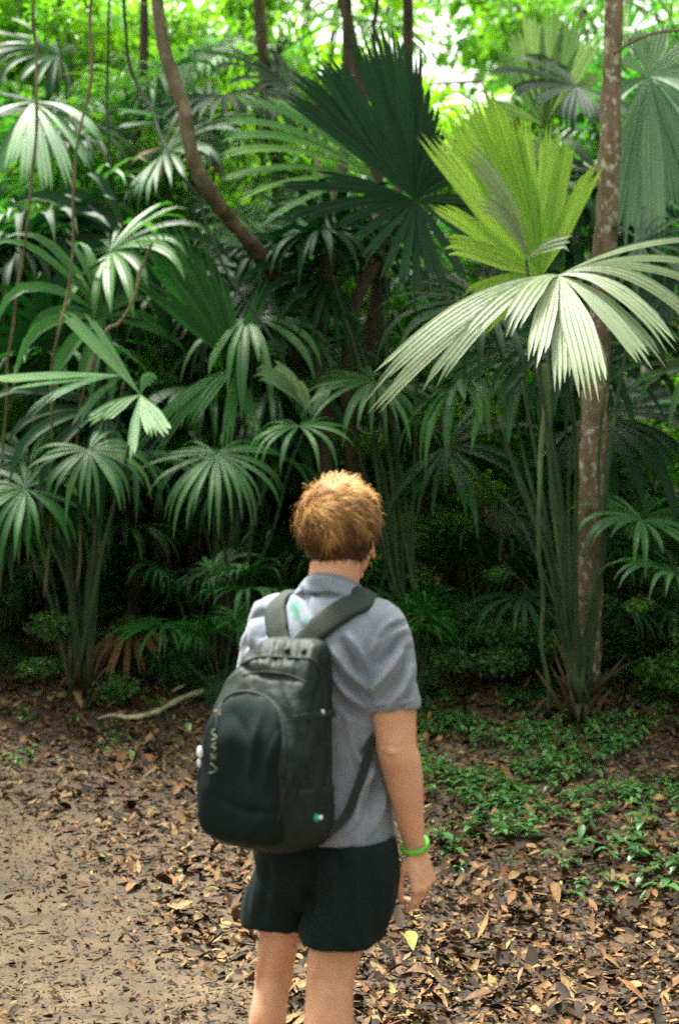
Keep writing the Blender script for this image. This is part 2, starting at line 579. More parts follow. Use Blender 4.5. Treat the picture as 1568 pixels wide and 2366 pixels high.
def key_frond(t, crown, hub, mat, fingers=None, fanargs=None, N=(0, -0.5, 0.85), pmat='petiole', bow=0.15, label=None, pr=(0.014, 0.008), sr=None, sbv=None):
    """fingers: (tip x, tip y, tip depth, ribs, half width in metres, bulge in metres upward, optional sideways pull)"""
    mb = MB()
    if fingers:
        for fg in fingers:
            px, py, d, nr, wm, bul = fg[:6]
            tip = at(px, py, d)
            c = (V(hub) + tip) / 2 + V((0, 0, bul)) + (V(fg[6]) if len(fg) > 6 else V((0, 0, 0)))
            finger(mb, hub, tip, c, N, wm, nr, sb=sbv or ((0.42 if sr else 0.5) if nr > 1 else 0.45), sr=sr or (0.84 if nr > 1 else 0.5), val=random.random(), jag=0.1)
    if fanargs:
        fan(mb, hub, **fanargs)
    f = mb.build('frond', M[mat], t)
    if label: f['label'] = label
    pm = MB()
    crown = V(crown) + V((random.uniform(-.08, .08), random.uniform(-.06, .06), random.uniform(-.04, .12)))
    petiole(pm, crown, hub, bow, pr[0] * random.uniform(.8, 1.3), pr[1] * random.uniform(.8, 1.2))
    link('petiole', pm.mesh('petiole'), M[pmat], f)
    return f


# right-hand palm: the frosted hanging leaf, the bright young leaf and its stems
b1 = at(1340, 1560, 8.4); b1.z = gz(b1.x, b1.y)
t1, c1 = key_palm(b1, 'large fan palm at the right with frosted hanging leaf and lime upright leaf', 0.12, 0.06)
hubA = at(1290, 636, 7.0)
A = [
    (856, 917, 6.75, 5, 0.062, 0.26), (849, 979, 6.9, 3, 0.035, 0.22), (984, 917, 6.7, 4, 0.045, 0.24), (1072, 792, 6.6, 3, 0.038, 0.15),
    (1172, 778, 6.5, 4, 0.052, 0.16), (1234, 850, 6.4, 4, 0.05, 0.12), (1298, 905, 6.35, 4, 0.045, 0.10), (1372, 918, 6.3, 6, 0.078, 0.12),
    (1400, 900, 6.5, 3, 0.04, 0.12), (1494, 850, 6.5, 4, 0.045, 0.10), (1526, 838, 6.6, 3, 0.035, 0.13), (1556, 810, 6.6, 4, 0.045, 0.22),
    (1610, 760, 6.8, 3, 0.04, 0.26), (1655, 690, 7.2, 3, 0.036, 0.2), (1690, 640, 7.5, 3, 0.032, 0.18), (1640, 560, 7.7, 2, 0.025, 0.12),
]
key_frond(t1, c1, hubA, 'palm_frost', A, N=(0, -0.75, 0.66), bow=0.25, label='pale frosted leaf hanging in broad torn fingers')
hubB = at(1249, 640, 8.2)
B = [(1000, 470, 8.1, 4, 0.05, 0.03), (984, 300, 8.2, 5, 0.085, 0.0), (1050, 235, 8.2, 6, 0.095, 0.0), (1112, 205, 8.25, 6, 0.095, 0), (1160, 250, 8.3, 6, 0.08, 0),
     (1205, 265, 8.3, 4, 0.045, 0), (1272, 280, 8.3, 5, 0.058, 0), (1312, 320, 8.25, 5, 0.052, 0), (1380, 372, 8.2, 5, 0.05, 0.02),
     (1020, 560, 8.0, 4, 0.06, 0.05), (1075, 690, 7.9, 4, 0.06, 0.03), (1110, 760, 7.9, 4, 0.045, 0.02)]
key_frond(t1, c1, hubB, 'palm_bright', B, N=(0, -1, 0.1), bow=0.05, pmat='petiole_pale', label='bright lime young leaf standing upright', sbv=0.36)
# bent leaf fingers, glints painted pale, hanging in front of the bright one
hubO = at(1215, 600, 7.8)
key_frond(t1, c1, hubO, 'palm_frost', [(1068, 338, 7.6, 4, 0.05, 0.02, (0.12, 0, 0)), (1100, 470, 7.6, 4, 0.04, 0.12, (0.05, 0, 0)), (1320, 560, 7.6, 3, 0.04, 0.06)], N=(0, -0.8, 0.5), bow=0.05)
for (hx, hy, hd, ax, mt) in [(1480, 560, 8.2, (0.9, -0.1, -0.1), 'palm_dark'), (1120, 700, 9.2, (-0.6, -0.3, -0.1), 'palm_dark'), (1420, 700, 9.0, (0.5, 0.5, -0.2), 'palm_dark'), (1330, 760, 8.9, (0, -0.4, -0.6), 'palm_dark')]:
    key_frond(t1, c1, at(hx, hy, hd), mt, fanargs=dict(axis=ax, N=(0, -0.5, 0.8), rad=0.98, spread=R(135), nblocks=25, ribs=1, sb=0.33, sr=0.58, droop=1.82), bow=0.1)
for (sx, sy) in [(1205, 880), (1240, 850), (1152, 960), (1395, 900), (1420, 960)]:   # further leaf stalks standing up out of the crown
    mb = MB(); petiole(mb, c1, at(sx, sy, 8.2), 0.02, 0.015, 0.009)
    mb.build('petiole', M['petiole'], t1)

# the dark starburst leaf
b2 = at(935, 1400, 9.4); b2.z = gz(b2.x, b2.y)
t2, c2 = key_palm(b2, 'fan palm in the middle with a big dark starburst leaf against the light', 0.5, 0.06)
hubC = at(958, 462, 9.0)
C_ = [(648, 215, 8.9, 3, 0.045, 0.06), (672, 160, 9.0, 3, 0.055, 0.05), (715, 118, 9.0, 4, 0.06, 0.03), (762, 128, 9.0, 3, 0.055, 0.01), (815, 65, 9.0, 4, 0.058, 0), (862, 40, 9.05, 3, 0.052, 0), (908, 50, 9.05, 4, 0.055, 0), (955, 90, 9.05, 4, 0.055, 0), (985, 185, 9.0, 2, 0.035, 0), (1010, 235, 9.0, 2, 0.035, 0),
      (1020, 285, 8.9, 3, 0.05, 0), (1085, 330, 8.8, 2, 0.04, 0.02), (1098, 385, 8.8, 2, 0.036, 0.02), (1150, 478, 8.7, 2, 0.03, 0.05), (1180, 530, 8.7, 2, 0.03, 0.07),
      (1130, 600, 8.6, 2, 0.028, 0.06), (1078, 655, 8.6, 2, 0.028, 0.05), (1030, 680, 8.6, 2, 0.028, 0.02), (1000, 665, 8.6, 2, 0.026, 0.0), (962, 700, 8.6, 2, 0.026, 0), (925, 670, 8.6, 2, 0.028, 0.0),
      (885, 640, 8.6, 2, 0.028, 0.02), (838, 602, 8.6, 2, 0.028, 0.03), (812, 560, 8.6, 2, 0.028, 0.04), (760, 530, 8.6, 2, 0.028, 0.06), (700, 505, 8.7, 2, 0.03, 0.08), (628, 520, 8.7, 2, 0.03, 0.12), (640, 432, 8.8, 2, 0.03, 0.07), (720, 400, 8.9, 2, 0.03, 0.03)]
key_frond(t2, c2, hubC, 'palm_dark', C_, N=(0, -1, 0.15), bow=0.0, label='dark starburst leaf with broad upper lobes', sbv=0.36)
hubJ = at(872, 425, 9.6)
J = [(500, 335, 9.4, 3, 0.05, 0.33), (488, 372, 9.3, 3, 0.045, 0.29), (478, 300, 9.5, 3, 0.04, 0.36), (505, 425, 9.3, 3, 0.045, 0.22), (545, 470, 9.2, 2, 0.03, 0.2), (620, 230, 9.8, 3, 0.04, 0.15), (610, 520, 9.1, 2, 0.03, 0.16), (560, 240, 9.7, 3, 0.04, 0.25)]
key_frond(t2, c2, hubJ, 'palm_silver', J, N=(0, -0.6, 0.8), bow=0.0)
key_frond(t2, c2, at(865, 880, 9.3), 'palm', fanargs=dict(axis=(-0.5, -0.6, -0.3), N=(0, -0.5, 0.8), rad=0.69, spread=R(140), nblocks=25, ribs=1, sb=0.33, sr=0.58, droop=2.24), bow=0.3)
key_frond(t2, c2, at(760, 640, 9.9), 'palm_dark', fanargs=dict(axis=(-0.6, -0.3, 0.3), N=(0, -0.7, 0.6), rad=0.98, spread=R(140), nblocks=28, ribs=1, sb=0.33, sr=0.58, droop=1.40), bow=0.3)

# mid-left deep green leaf rising to the upper left
b3 = at(520, 1420, 9.6); b3.z = gz(b3.x, b3.y)
t3, c3 = key_palm(b3, 'fan palm left of the hiker with a long deep green leaf reaching up left', 0.12, 0.04)
hubF = at(545, 850, 9.5)
F_ = [(285, 525, 9.3, 3, 0.055, 0.05), (318, 512, 9.35, 3, 0.05, 0.05), (352, 505, 9.4, 3, 0.05, 0.04), (395, 500, 9.5, 3, 0.05, 0.02), (430, 545, 9.5, 3, 0.045, 0.0), (462, 560, 9.6, 2, 0.04, 0), (490, 600, 9.6, 3, 0.045, 0), (520, 650, 9.6, 2, 0.04, 0), (300, 640, 9.2, 3, 0.06, 0.1), (620, 640, 9.6, 3, 0.05, 0.05), (660, 820, 9.4, 3, 0.05, 0.16),
      (430, 1000, 9.1, 3, 0.045, 0.14), (300, 1060, 9.0, 3, 0.035, 0.2), (340, 1075, 9.0, 3, 0.035, 0.18), (520, 1060, 9.1, 3, 0.04, 0.05), (600, 1030, 9.1, 3, 0.04, 0.06)]
key_frond(t3, c3, hubF, 'palm_mid', F_, N=(0, -0.9, 0.4), bow=0.0, label='long deep green leaf reaching up to the left', sr=0.6)
hubH = at(500, 1050, 9.0)
key_frond(t3, c3, hubH, 'palm', fanargs=dict(axis=(0.05, -0.75, -0.5), N=(0, -0.6, 0.75), rad=0.71, spread=R(150), nblocks=32, ribs=1, sb=0.33, sr=0.58, droop=2.24), bow=0.2)
key_frond(t3, c3, at(690, 985, 8.9), 'palm', fanargs=dict(axis=(0.1, -0.8, -0.3), N=(0, -0.6, 0.75), rad=0.48, spread=R(165), nblocks=28, ribs=1, sb=0.33, sr=0.58, droop=1.96), bow=0.2)
key_frond(t3, c3, at(720, 960, 9.2), 'palm_grey', [(588, 862, 9.0, 4, 0.05, 0.14), (625, 850, 9.1, 4, 0.05, 0.12), (680, 880, 9.1, 3, 0.04, 0.05), (760, 900, 9.2, 3, 0.04, 0.08)], N=(0, -0.8, 0.5), bow=0.1)

# left leaf with bright sheen
b4 = at(190, 1400, 9.0); b4.z = gz(b4.x, b4.y)
t4, c4 = key_palm(b4, 'fan palm at the left edge with shiny pale leaf fingers forming a star', 0.12, 0.04)
hubG = at(325, 912, 8.4)
G = [(200, 978, 8.2, 3, 0.036, 0.04), (235, 978, 8.2, 3, 0.036, 0.05), (306, 1038, 8.1, 3, 0.034, 0.0), (352, 1004, 8.1, 3, 0.036, 0.0), (390, 1008, 8.1, 3, 0.04, 0.02), (305, 1062, 8.0, 2, 0.02, 0.0),
     (140, 715, 8.6, 4, 0.04, 0.03), (200, 720, 8.6, 2, 0.02, 0.0), (355, 890, 8.4, 3, 0.04, 0.12)]
key_frond(t4, c4, hubG, 'palm_silver', G, N=(0, -0.85, 0.5), bow=0.0, label='shiny pale star-shaped leaf')
hubH2 = at(290, 868, 8.9)
key_frond(t4, c4, hubH2, 'palm_silver', [(-40, 885, 8.3, 4, 0.05, 0.04), (25, 900, 8.3, 2, 0.022, 0.02), (110, 925, 8.4, 3, 0.035, 0.08), (60, 960, 8.4, 3, 0.035, 0.12), (170, 990, 8.5, 2, 0.03, 0.1)], N=(0, -0.6, 0.8), bow=0.05)
key_frond(t4, c4, at(205, 1040, 8.6), 'palm', fanargs=dict(axis=(0.45, -0.6, -0.5), N=(0, -0.6, 0.75), rad=0.57, spread=R(150), nblocks=24, ribs=1, sb=0.33, sr=0.58, droop=2.38), bow=0.2)
key_frond(t4, c4, at(60, 1130, 8.8), 'palm_mid', fanargs=dict(axis=(-0.8, -0.3, -0.1), N=(0, -0.6, 0.75), rad=0.69, spread=R(150), nblocks=24, ribs=1, sb=0.33, sr=0.58, droop=2.10), bow=0.3)
key_frond(t4, c4, at(120, 790, 9.6), 'palm_dark', fanargs=dict(axis=(-0.3, -0.3, 0.5), N=(0, -0.8, 0.4), rad=0.80, spread=R(140), nblocks=24, ribs=1, sb=0.33, sr=0.58, droop=1.54), bow=0.3)

# top-left leaf, white with sky reflection on its shoulders
b5 = at(40, 1330, 11.0); b5.z = gz(b5.x, b5.y)
t5, c5 = key_palm(b5, 'tall fan palm at the upper left edge with drooping dark fingers and white glints', 1.2, 0.06)
hubK = at(75, 238, 11.0)
K = [(-60, 300, 10.8, 3, 0.06, 0.1), (20, 400, 10.5, 3, 0.05, 0.12), (60, 430, 10.4, 3, 0.05, 0.12), (110, 450, 10.4, 3, 0.05, 0.12), (165, 430, 10.4, 3, 0.05, 0.16), (215, 400, 10.5, 3, 0.05, 0.2), (240, 330, 10.6, 3, 0.05, 0.2), (-20, 440, 10.6, 3, 0.05, 0.16)]
key_frond(t5, c5, hubK, 'palm_silver', K, N=(0, -0.4, 0.9), bow=0.1)
key_frond(t5, c5, at(-30, 560, 10.6), 'palm', fanargs=dict(axis=(0.4, -0.5, -0.1), N=(0, -0.5, 0.85), rad=1.03, spread=R(140), nblocks=25, ribs=1, sb=0.33, sr=0.58, droop=1.82), bow=0.3)
key_frond(t5, c5, at(240, 620, 11.4), 'palm', fanargs=dict(axis=(0.5, -0.3, -0.1), N=(0, -0.5, 0.85), rad=1.03, spread=R(140), nblocks=25, ribs=1, sb=0.33, sr=0.58, droop=1.82), bow=0.3)

# palm behind the leaning trunk, orange dead tips
b6 = at(420, 1330, 12.0); b6.z = gz(b6.x, b6.y)
t6, c6 = key_palm(b6, 'fan palm behind the leaning trunk with white glaring leaf and orange dead tips', 1.0, 0.06)
hubL = at(450, 300, 11.6)
key_frond(t6, c6, hubL, 'palm_silver', [(270, 258, 11.3, 3, 0.045, 0.08), (262, 300, 11.3, 3, 0.045, 0.1), (330, 240, 11.5, 3, 0.05, 0.05), (520, 370, 11.2, 4, 0.09, 0.12), (480, 395, 11.1, 4, 0.09, 0.12), (545, 300, 11.4, 3, 0.07, 0.12)], N=(0, -0.5, 0.85), bow=0.0)
key_frond(t6, c6, at(440, 345, 11.5), 'dry', [(298, 378, 11.3, 2, 0.03, 0.12), (352, 435, 11.2, 2, 0.03, 0.14), (520, 420, 11.2, 2, 0.03, 0.1)], N=(0, -0.5, 0.85), bow=0.0, label='dead orange leaf')

# upper right: two leaves against the sky and the big drooping one at the edge
b7 = at(1500, 1180, 11.5); b7.z = gz(b7.x, b7.y)
t7, c7 = key_palm(b7, 'tall fan palm, its grey-green leaves behind the lichen-spotted trunk', 2.0, 0.07)
key_frond(t7, c7, at(1499, 178, 9.8), 'palm_grey', [(1390, 500, 9.4, 4, 0.07, 0.16), (1420, 560, 9.3, 5, 0.08, 0.14), (1465, 590, 9.2, 5, 0.08, 0.1), (1510, 570, 9.2, 5, 0.08, 0.1), (1560, 520, 9.3, 5, 0.075, 0.12), (1610, 440, 9.4, 4, 0.07, 0.14), (1650, 340, 9.5, 4, 0.06, 0.14),
     (1420, 130, 9.9, 3, 0.05, 0.02), (1470, 60, 10, 4, 0.06, 0), (1530, 50, 10, 4, 0.06, 0), (1600, 90, 9.9, 4, 0.06, 0.02), (1660, 180, 9.7, 4, 0.06, 0.06), (1400, 230, 9.8, 3, 0.05, 0.05)], N=(0, -0.9, 0.45), bow=0.2)
key_frond(t7, c7, at(1255, 290, 11.2), 'palm_grey', [(1150, 118, 11.2, 4, 0.06, 0), (1180, 66, 11.2, 4, 0.06, 0), (1225, 20, 11.2, 4, 0.08, 0), (1280, 10, 11.2, 5, 0.09, 0), (1330, 30, 11.2, 5, 0.09, 0), (1378, 75, 11.2, 5, 0.08, 0), (1390, 170, 11.1, 3, 0.05, 0.06), (1110, 240, 11.1, 3, 0.05, 0.06), (1210, 420, 11.0, 3, 0.04, 0.0)], N=(0, -1, 0.1), bow=0.1)
key_frond(t7, c7, at(1330, 200, 10.9), 'palm_dark', fanargs=dict(axis=(-0.5, -0.4, -0.2), N=(0, -0.7, 0.6), rad=0.8, spread=R(130), nblocks=14, ribs=3, droop=0.9), bow=0.2)
key_frond(t7, c7, at(1400, 420, 10.9), 'palm_dark', fanargs=dict(axis=(-0.3, -0.4, -0.5), N=(0, -0.7, 0.6), rad=0.9, spread=R(140), nblocks=16, ribs=3, droop=0.9), bow=0.2)
key_frond(t7, c7, at(1560, 640, 10.5), 'palm_dark', fanargs=dict(axis=(-0.1, -0.4, -0.5), N=(0, -0.7, 0.6), rad=1.0, spread=R(140), nblocks=16, ribs=3, droop=0.9), bow=0.2)

# right edge, low: leaf fingers reaching in from the right
b8 = at(1640, 1430, 8.6); b8.z = gz(b8.x, b8.y)
t8, c8 = key_palm(b8, 'low fan palm half outside the right edge, its leaves leaning over green seedlings', 0.2, 0.05)
key_frond(t8, c8, at(1600, 850, 8.8), 'palm', fanargs=dict(axis=(-0.8, -0.4, 0.0), N=(0, -0.7, 0.7), rad=0.80, spread=R(130), nblocks=24, ribs=1, sb=0.33, sr=0.58, droop=1.12), bow=0.1)
key_frond(t8, c8, at(1480, 1200, 8.3), 'palm', fanargs=dict(axis=(-0.3, -0.5, -0.1), N=(0, -0.7, 0.7), rad=0.57, spread=R(150), nblocks=20, ribs=1, sb=0.33, sr=0.58, droop=1.68), bow=0.1)
key_frond(t8, c8, at(1560, 1330, 8.1), 'palm', fanargs=dict(axis=(-0.5, -0.6, 0.1), N=(0, -0.5, 0.85), rad=0.52, spread=R(140), nblocks=19, ribs=1, sb=0.33, sr=0.58, droop=1.40), bow=0.1)

rx_ = random.Random(77)
for (tt, cc, x0_, x1_, y0_, y1_, d0_, d1_, nn_) in [(t4, c4, 0, 300, 520, 1180, 9.0, 10.6, 11), (t3, c3, 250, 720, 560, 1180, 9.4, 10.9, 12), (t2, c2, 620, 900, 520, 1120, 9.7, 11.0, 7), (t6, c6, 280, 760, 180, 620, 11.0, 13.0, 9),
                                                  (t5, c5, -40, 260, 120, 620, 11.2, 12.5, 8), (t1, c1, 1000, 1500, 700, 1150, 8.9, 9.9, 6), (t7, c7, 1180, 1600, 150, 900, 10.8, 12.0, 6)]:
    for k_ in range(nn_):
        hx_, hy_, hd_ = rx_.uniform(x0_, x1_), rx_.uniform(y0_, y1_), rx_.uniform(d0_, d1_)
        key_frond(tt, cc, at(hx_, hy_, hd_), rx_.choice(['palm', 'palm', 'palm_mid', 'palm_mid', 'palm_dark', 'palm_dark']),
                  fanargs=dict(axis=(rx_.uniform(-.9, .9), rx_.uniform(-.9, -.1), rx_.uniform(-.5, .35)), N=(rx_.uniform(-.3, .3), -.55, .8), rad=rx_.uniform(.75, 1.25), spread=R(rx_.uniform(110, 150)), nblocks=rx_.randint(20, 28), ribs=1, sb=.36, sr=.6, droop=rx_.uniform(1.5, 3.0), jag=.3), bow=.25)

# ------------------------------------------------------------------ palms of the thicket, built once and copied
def variant(elev, rad, seed, pet):
    rs = random.Random(seed)
    e = R(elev)
    hub = V((math.cos(e) * pet, 0, math.sin(e) * pet))
    e2 = R(elev - 45)
    ax = V((math.cos(e2), 0, math.sin(e2)))
    mb = MB(); fan(mb, hub, ax, (-math.sin(e2), 0, math.cos(e2)), rad, R(146), 27, 1, 1.55, sb=0.36, sr=0.62, rs=rs, steps=7)
    pm = MB(); petiole(pm, (0, 0, 0), hub, 0.12 * pet, 0.012, 0.007)
    return mb.mesh('palm_blade'), pm.mesh('palm_petiole')


VAR = [variant(80, 0.8, 1, 1.25), variant(66, 0.85, 2, 1.35), variant(50, 0.85, 3, 1.35), variant(32, 0.8, 4, 1.25), (variant(14, 0.75, 5, 1.1)), variant(-5, 0.7, 6, 0.95)]
MESH = {}
for mk in ('palm', 'palm_dark', 'palm_silver', 'palm_mid', 'palm_backlit'):
    MESH[mk] = []
    for bl, pe in VAR:
        b_, p_ = bl.copy(), pe.copy()
        b_.materials.append(M[mk]); p_.materials.append(M['petiole'])
        MESH[mk].append((b_, p_))


def thicket_palm(x, y, h, s, nf, mk, label, group, seed):
    if y > 12.9 and mk in ('palm', 'palm_mid') and x < 3.0: mk = 'palm_backlit'  # far palms take the leaf with painted backlight
    rs = random.Random(seed)
    z = gz(x, y)
    t = empty('fan_palm', (x, y, z), label, 'palm', group)
    t.rotation_euler = (0, 0, rs.random() * 6.28)
    if h > 0.15:
        mb = MB()
        lx, ly = (rs.random() - 0.5) * 0.2 * h, (rs.random() - 0.5) * 0.2 * h
        tube(mb, [(0, 0, -0.2), (lx * 0.4, ly * 0.4, h * 0.5), (lx, ly, h)], [0.07 * s, 0.055 * s, 0.05 * s], 8, bump=0.3)
        link('stem', mb.mesh('palm_stem'), M['bark_dark'], t, (0, 0, 0))
        c = V((lx, ly, h))
    else:
        c = V((0, 0, h))
    for k in range(nf):
        v = k % 4 if s < 0.6 else min(5, int(rs.random() * 6) if k >= 6 else k % 6)
        bl, pe = MESH[mk][v]
        f = bpy.data.objects.new('frond', bl); COL.objects.link(f); f.parent = t
        f.location = c; sc_ = s * (0.85 + 0.3 * rs.random())
        f.scale = (sc_, sc_, sc_)
        f.rotation_euler = ((rs.random() - 0.5) * 0.3, (rs.random() - 0.5) * 0.2, k * 2.4 + rs.random() * 0.6)
        q = bpy.data.objects.new('petiole', pe); COL.objects.link(q); q.parent = f


GU = 'fan palms of the thicket'
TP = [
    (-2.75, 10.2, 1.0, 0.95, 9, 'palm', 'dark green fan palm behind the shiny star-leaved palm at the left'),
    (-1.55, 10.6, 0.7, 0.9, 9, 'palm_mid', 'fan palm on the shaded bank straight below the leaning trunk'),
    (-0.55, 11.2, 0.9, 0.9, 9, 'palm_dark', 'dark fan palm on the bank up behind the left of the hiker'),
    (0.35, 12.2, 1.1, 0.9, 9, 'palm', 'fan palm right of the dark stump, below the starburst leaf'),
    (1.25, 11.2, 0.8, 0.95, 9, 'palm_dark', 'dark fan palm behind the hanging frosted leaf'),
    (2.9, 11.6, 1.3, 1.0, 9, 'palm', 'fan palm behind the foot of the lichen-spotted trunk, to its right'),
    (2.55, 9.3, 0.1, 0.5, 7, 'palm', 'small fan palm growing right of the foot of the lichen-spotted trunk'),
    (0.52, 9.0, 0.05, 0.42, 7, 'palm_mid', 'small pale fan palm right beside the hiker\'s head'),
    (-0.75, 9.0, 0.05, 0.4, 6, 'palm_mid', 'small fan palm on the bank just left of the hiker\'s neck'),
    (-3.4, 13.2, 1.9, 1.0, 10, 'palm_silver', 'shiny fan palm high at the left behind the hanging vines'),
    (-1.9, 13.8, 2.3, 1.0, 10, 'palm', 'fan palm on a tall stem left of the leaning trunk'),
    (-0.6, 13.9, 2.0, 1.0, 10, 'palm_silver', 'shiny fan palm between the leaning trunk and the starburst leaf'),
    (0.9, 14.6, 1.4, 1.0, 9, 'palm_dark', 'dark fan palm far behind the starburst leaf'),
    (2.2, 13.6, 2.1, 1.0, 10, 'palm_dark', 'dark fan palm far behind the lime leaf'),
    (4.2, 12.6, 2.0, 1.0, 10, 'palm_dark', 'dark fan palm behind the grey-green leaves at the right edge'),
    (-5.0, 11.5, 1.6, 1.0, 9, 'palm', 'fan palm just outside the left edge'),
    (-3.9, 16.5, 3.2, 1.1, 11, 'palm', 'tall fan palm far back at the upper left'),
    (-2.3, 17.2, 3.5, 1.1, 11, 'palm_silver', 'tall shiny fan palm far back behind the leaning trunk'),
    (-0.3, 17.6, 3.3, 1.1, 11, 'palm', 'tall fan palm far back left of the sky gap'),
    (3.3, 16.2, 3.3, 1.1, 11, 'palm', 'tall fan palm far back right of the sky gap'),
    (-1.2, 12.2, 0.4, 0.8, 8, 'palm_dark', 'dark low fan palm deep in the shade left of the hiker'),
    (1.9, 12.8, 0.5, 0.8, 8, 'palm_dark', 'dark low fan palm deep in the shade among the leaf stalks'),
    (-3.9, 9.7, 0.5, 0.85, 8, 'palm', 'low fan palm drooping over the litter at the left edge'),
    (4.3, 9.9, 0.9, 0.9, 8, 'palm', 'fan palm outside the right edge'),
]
TP += [
    (-2.3, 11.4, 2.0, 0.9, 9, 'palm_silver', 'shiny fan palm above the shaded bank, between the vines and the deep green leaf'),
    (-1.1, 11.8, 1.7, 0.85, 9, 'palm', 'fan palm with its crown right behind the long deep green leaf'),
    (0.0, 12.6, 2.3, 0.85, 9, 'palm', 'fan palm with its crown behind the lower fingers of the starburst leaf'),
    (-3.2, 12.0, 2.7, 0.9, 9, 'palm', 'fan palm high at the left edge, its crown among the vines'),
    (-1.7, 12.6, 3.3, 0.9, 9, 'palm_silver', 'shiny fan palm high up left of the leaning trunk'),
    (3.0, 12.9, 2.9, 0.9, 9, 'palm', 'fan palm high up right of the lichen-spotted trunk'),
    (0.9, 11.4, 1.6, 0.8, 8, 'palm', 'fan palm seen between the starburst leaf and the frosted leaf'),
    (-0.4, 15.0, 4.2, 1.0, 9, 'palm', 'fan palm high up just left of the starburst leaf'),
]
TP += [(x_, y_, 0.12, s_, 8, mk_, lb_) for x_, y_, s_, mk_, lb_ in [
    (-3.0, 9.7, .62, 'palm_dark', 'low dark fan palm at the left edge beyond the dead brown fan leaf'), (-1.95, 10.7, .6, 'palm_dark', 'low dark fan palm above the dead brown fan leaf'), (-0.95, 9.5, .5, 'palm_mid', 'low fan palm right of the fern at the left'),
    (-0.35, 9.7, .6, 'palm_dark', 'low dark fan palm directly behind the neck of the hiker'), (0.95, 9.6, .6, 'palm_dark', 'low dark fan palm right of the hiker below the brown vine'), (1.45, 9.4, .55, 'palm_dark', 'low dark fan palm left of the pale green vine'),
    (2.1, 9.9, .65, 'palm', 'low fan palm close behind the lichen-spotted trunk'), (-3.1, 10.2, .75, 'palm', 'low fan palm behind the litter at the left edge'), (-0.95, 10.5, .75, 'palm', 'low fan palm between the deep green leaf and the head of the hiker'),
    (0.1, 10.9, .75, 'palm', 'low fan palm right behind the head of the hiker'), (1.7, 11.0, .8, 'palm', 'low fan palm in the shade behind the leaf stalks'), (2.9, 10.0, .6, 'palm_mid', 'low fan palm at the right edge above the seedlings')]]
TP += [
    (-3.0, 11.3, 1.7, 0.9, 10, 'palm', 'fan palm at chest height behind the star-leaved palm'), (-2.0, 12.4, 2.4, 0.9, 10, 'palm', 'fan palm behind the vines with its crown at the level of the deep green leaf'),
    (-1.3, 13.2, 2.9, 0.9, 10, 'palm', 'fan palm whose crown meets the leaning trunk'), (0.5, 13.4, 3.0, 0.9, 10, 'palm', 'fan palm whose crown shows under the starburst leaf'), (1.6, 12.6, 1.9, 0.9, 10, 'palm', 'fan palm behind the left half of the frosted leaf'),
    (3.7, 11.2, 2.4, 0.9, 10, 'palm', 'fan palm at the right edge above the frosted leaf'), (-4.1, 14.0, 3.8, 1.0, 10, 'palm_silver', 'shiny fan palm high in the upper left corner'), (-1.0, 16.0, 4.6, 1.0, 10, 'palm_silver', 'shiny fan palm high up right of the straight brown tree'),
    (-2.9, 15.2, 4.4, 1.0, 10, 'palm', 'fan palm high up between the vines and the leaning trunk'), (3.9, 14.2, 4.2, 1.0, 10, 'palm_silver', 'shiny fan palm high in the upper right corner'),
]
for i, a in enumerate(TP):
    thicket_palm(*a, GU, 100 + i)

# ------------------------------------------------------------------ trees
def leaf_cards(mb, centers, sizes, n, lmin, lmax, rs_, flat=0.5):
    """n small folded leaves spread over the clumps"""
    centers = np.array(centers); sizes = np.array(sizes)
    pr = sizes[:, 0] * sizes[:, 1] * sizes[:, 2]; pr = pr ** 0.8; pr /= pr.sum()
    ci = rs_.choice(len(centers), n, p=pr)
    d = rs_.normal(size=(n, 3)); d /= np.linalg.norm(d, axis=1)[:, None]
    r = rs_.random(n) ** 0.45
    # twiglets: snap leaves into sub-clumps
    k = max(1, n // 9)
    sub = d[rs_.integers(0, k, n) % n] * 0.88 + rs_.normal(size=(n, 3)) * 0.11
    pos = centers[ci] + sub * r[rs_.integers(0, k, n) % n][:, None] * sizes[ci]
    L = rs_.uniform(lmin, lmax, n)
    az = rs_.uniform(0, 2 * np.pi, n); tilt = rs_.normal(-0.35, 0.5, n)
    ax = np.stack([np.cos(az) * np.cos(tilt), np.sin(az) * np.cos(tilt), np.sin(tilt)], 1)
    up = rs_.normal(size=(n, 3)) * 0.5 + np.array([0, 0, 1.0])
    sd = np.cross(ax, up); sd /= np.linalg.norm(sd, axis=1)[:, None]
    nm = np.cross(sd, ax)
    wd = L * rs_.uniform(0.2, 0.32, n)
    base = len(mb.v)
    P0 = pos; P1 = pos + ax * (L * 0.5)[:, None] + sd * wd[:, None] + nm * (wd * 0.3)[:, None]
    P2 = pos + ax * L[:, None] - nm * (L * 0.12)[:, None]; P3 = pos + ax * (L * 0.5)[:, None] - sd * wd[:, None] + nm * (wd * 0.3)[:, None]
    allv = np.stack([P0, P1, P2, P3], 1).reshape(-1, 3)
    mb.v += [tuple(q) for q in allv.tolist()]
    mb.f += [f for i in range(n) for f in ((base + 4 * i, base + 4 * i + 1, base + 4 * i + 2), (base + 4 * i, base + 4 * i + 2, base + 4 * i + 3))]
    mb.a += np.repeat(rs_.random(n), 4).tolist()
    mb.uv += [(0.5, 0.5)] * (4 * n)


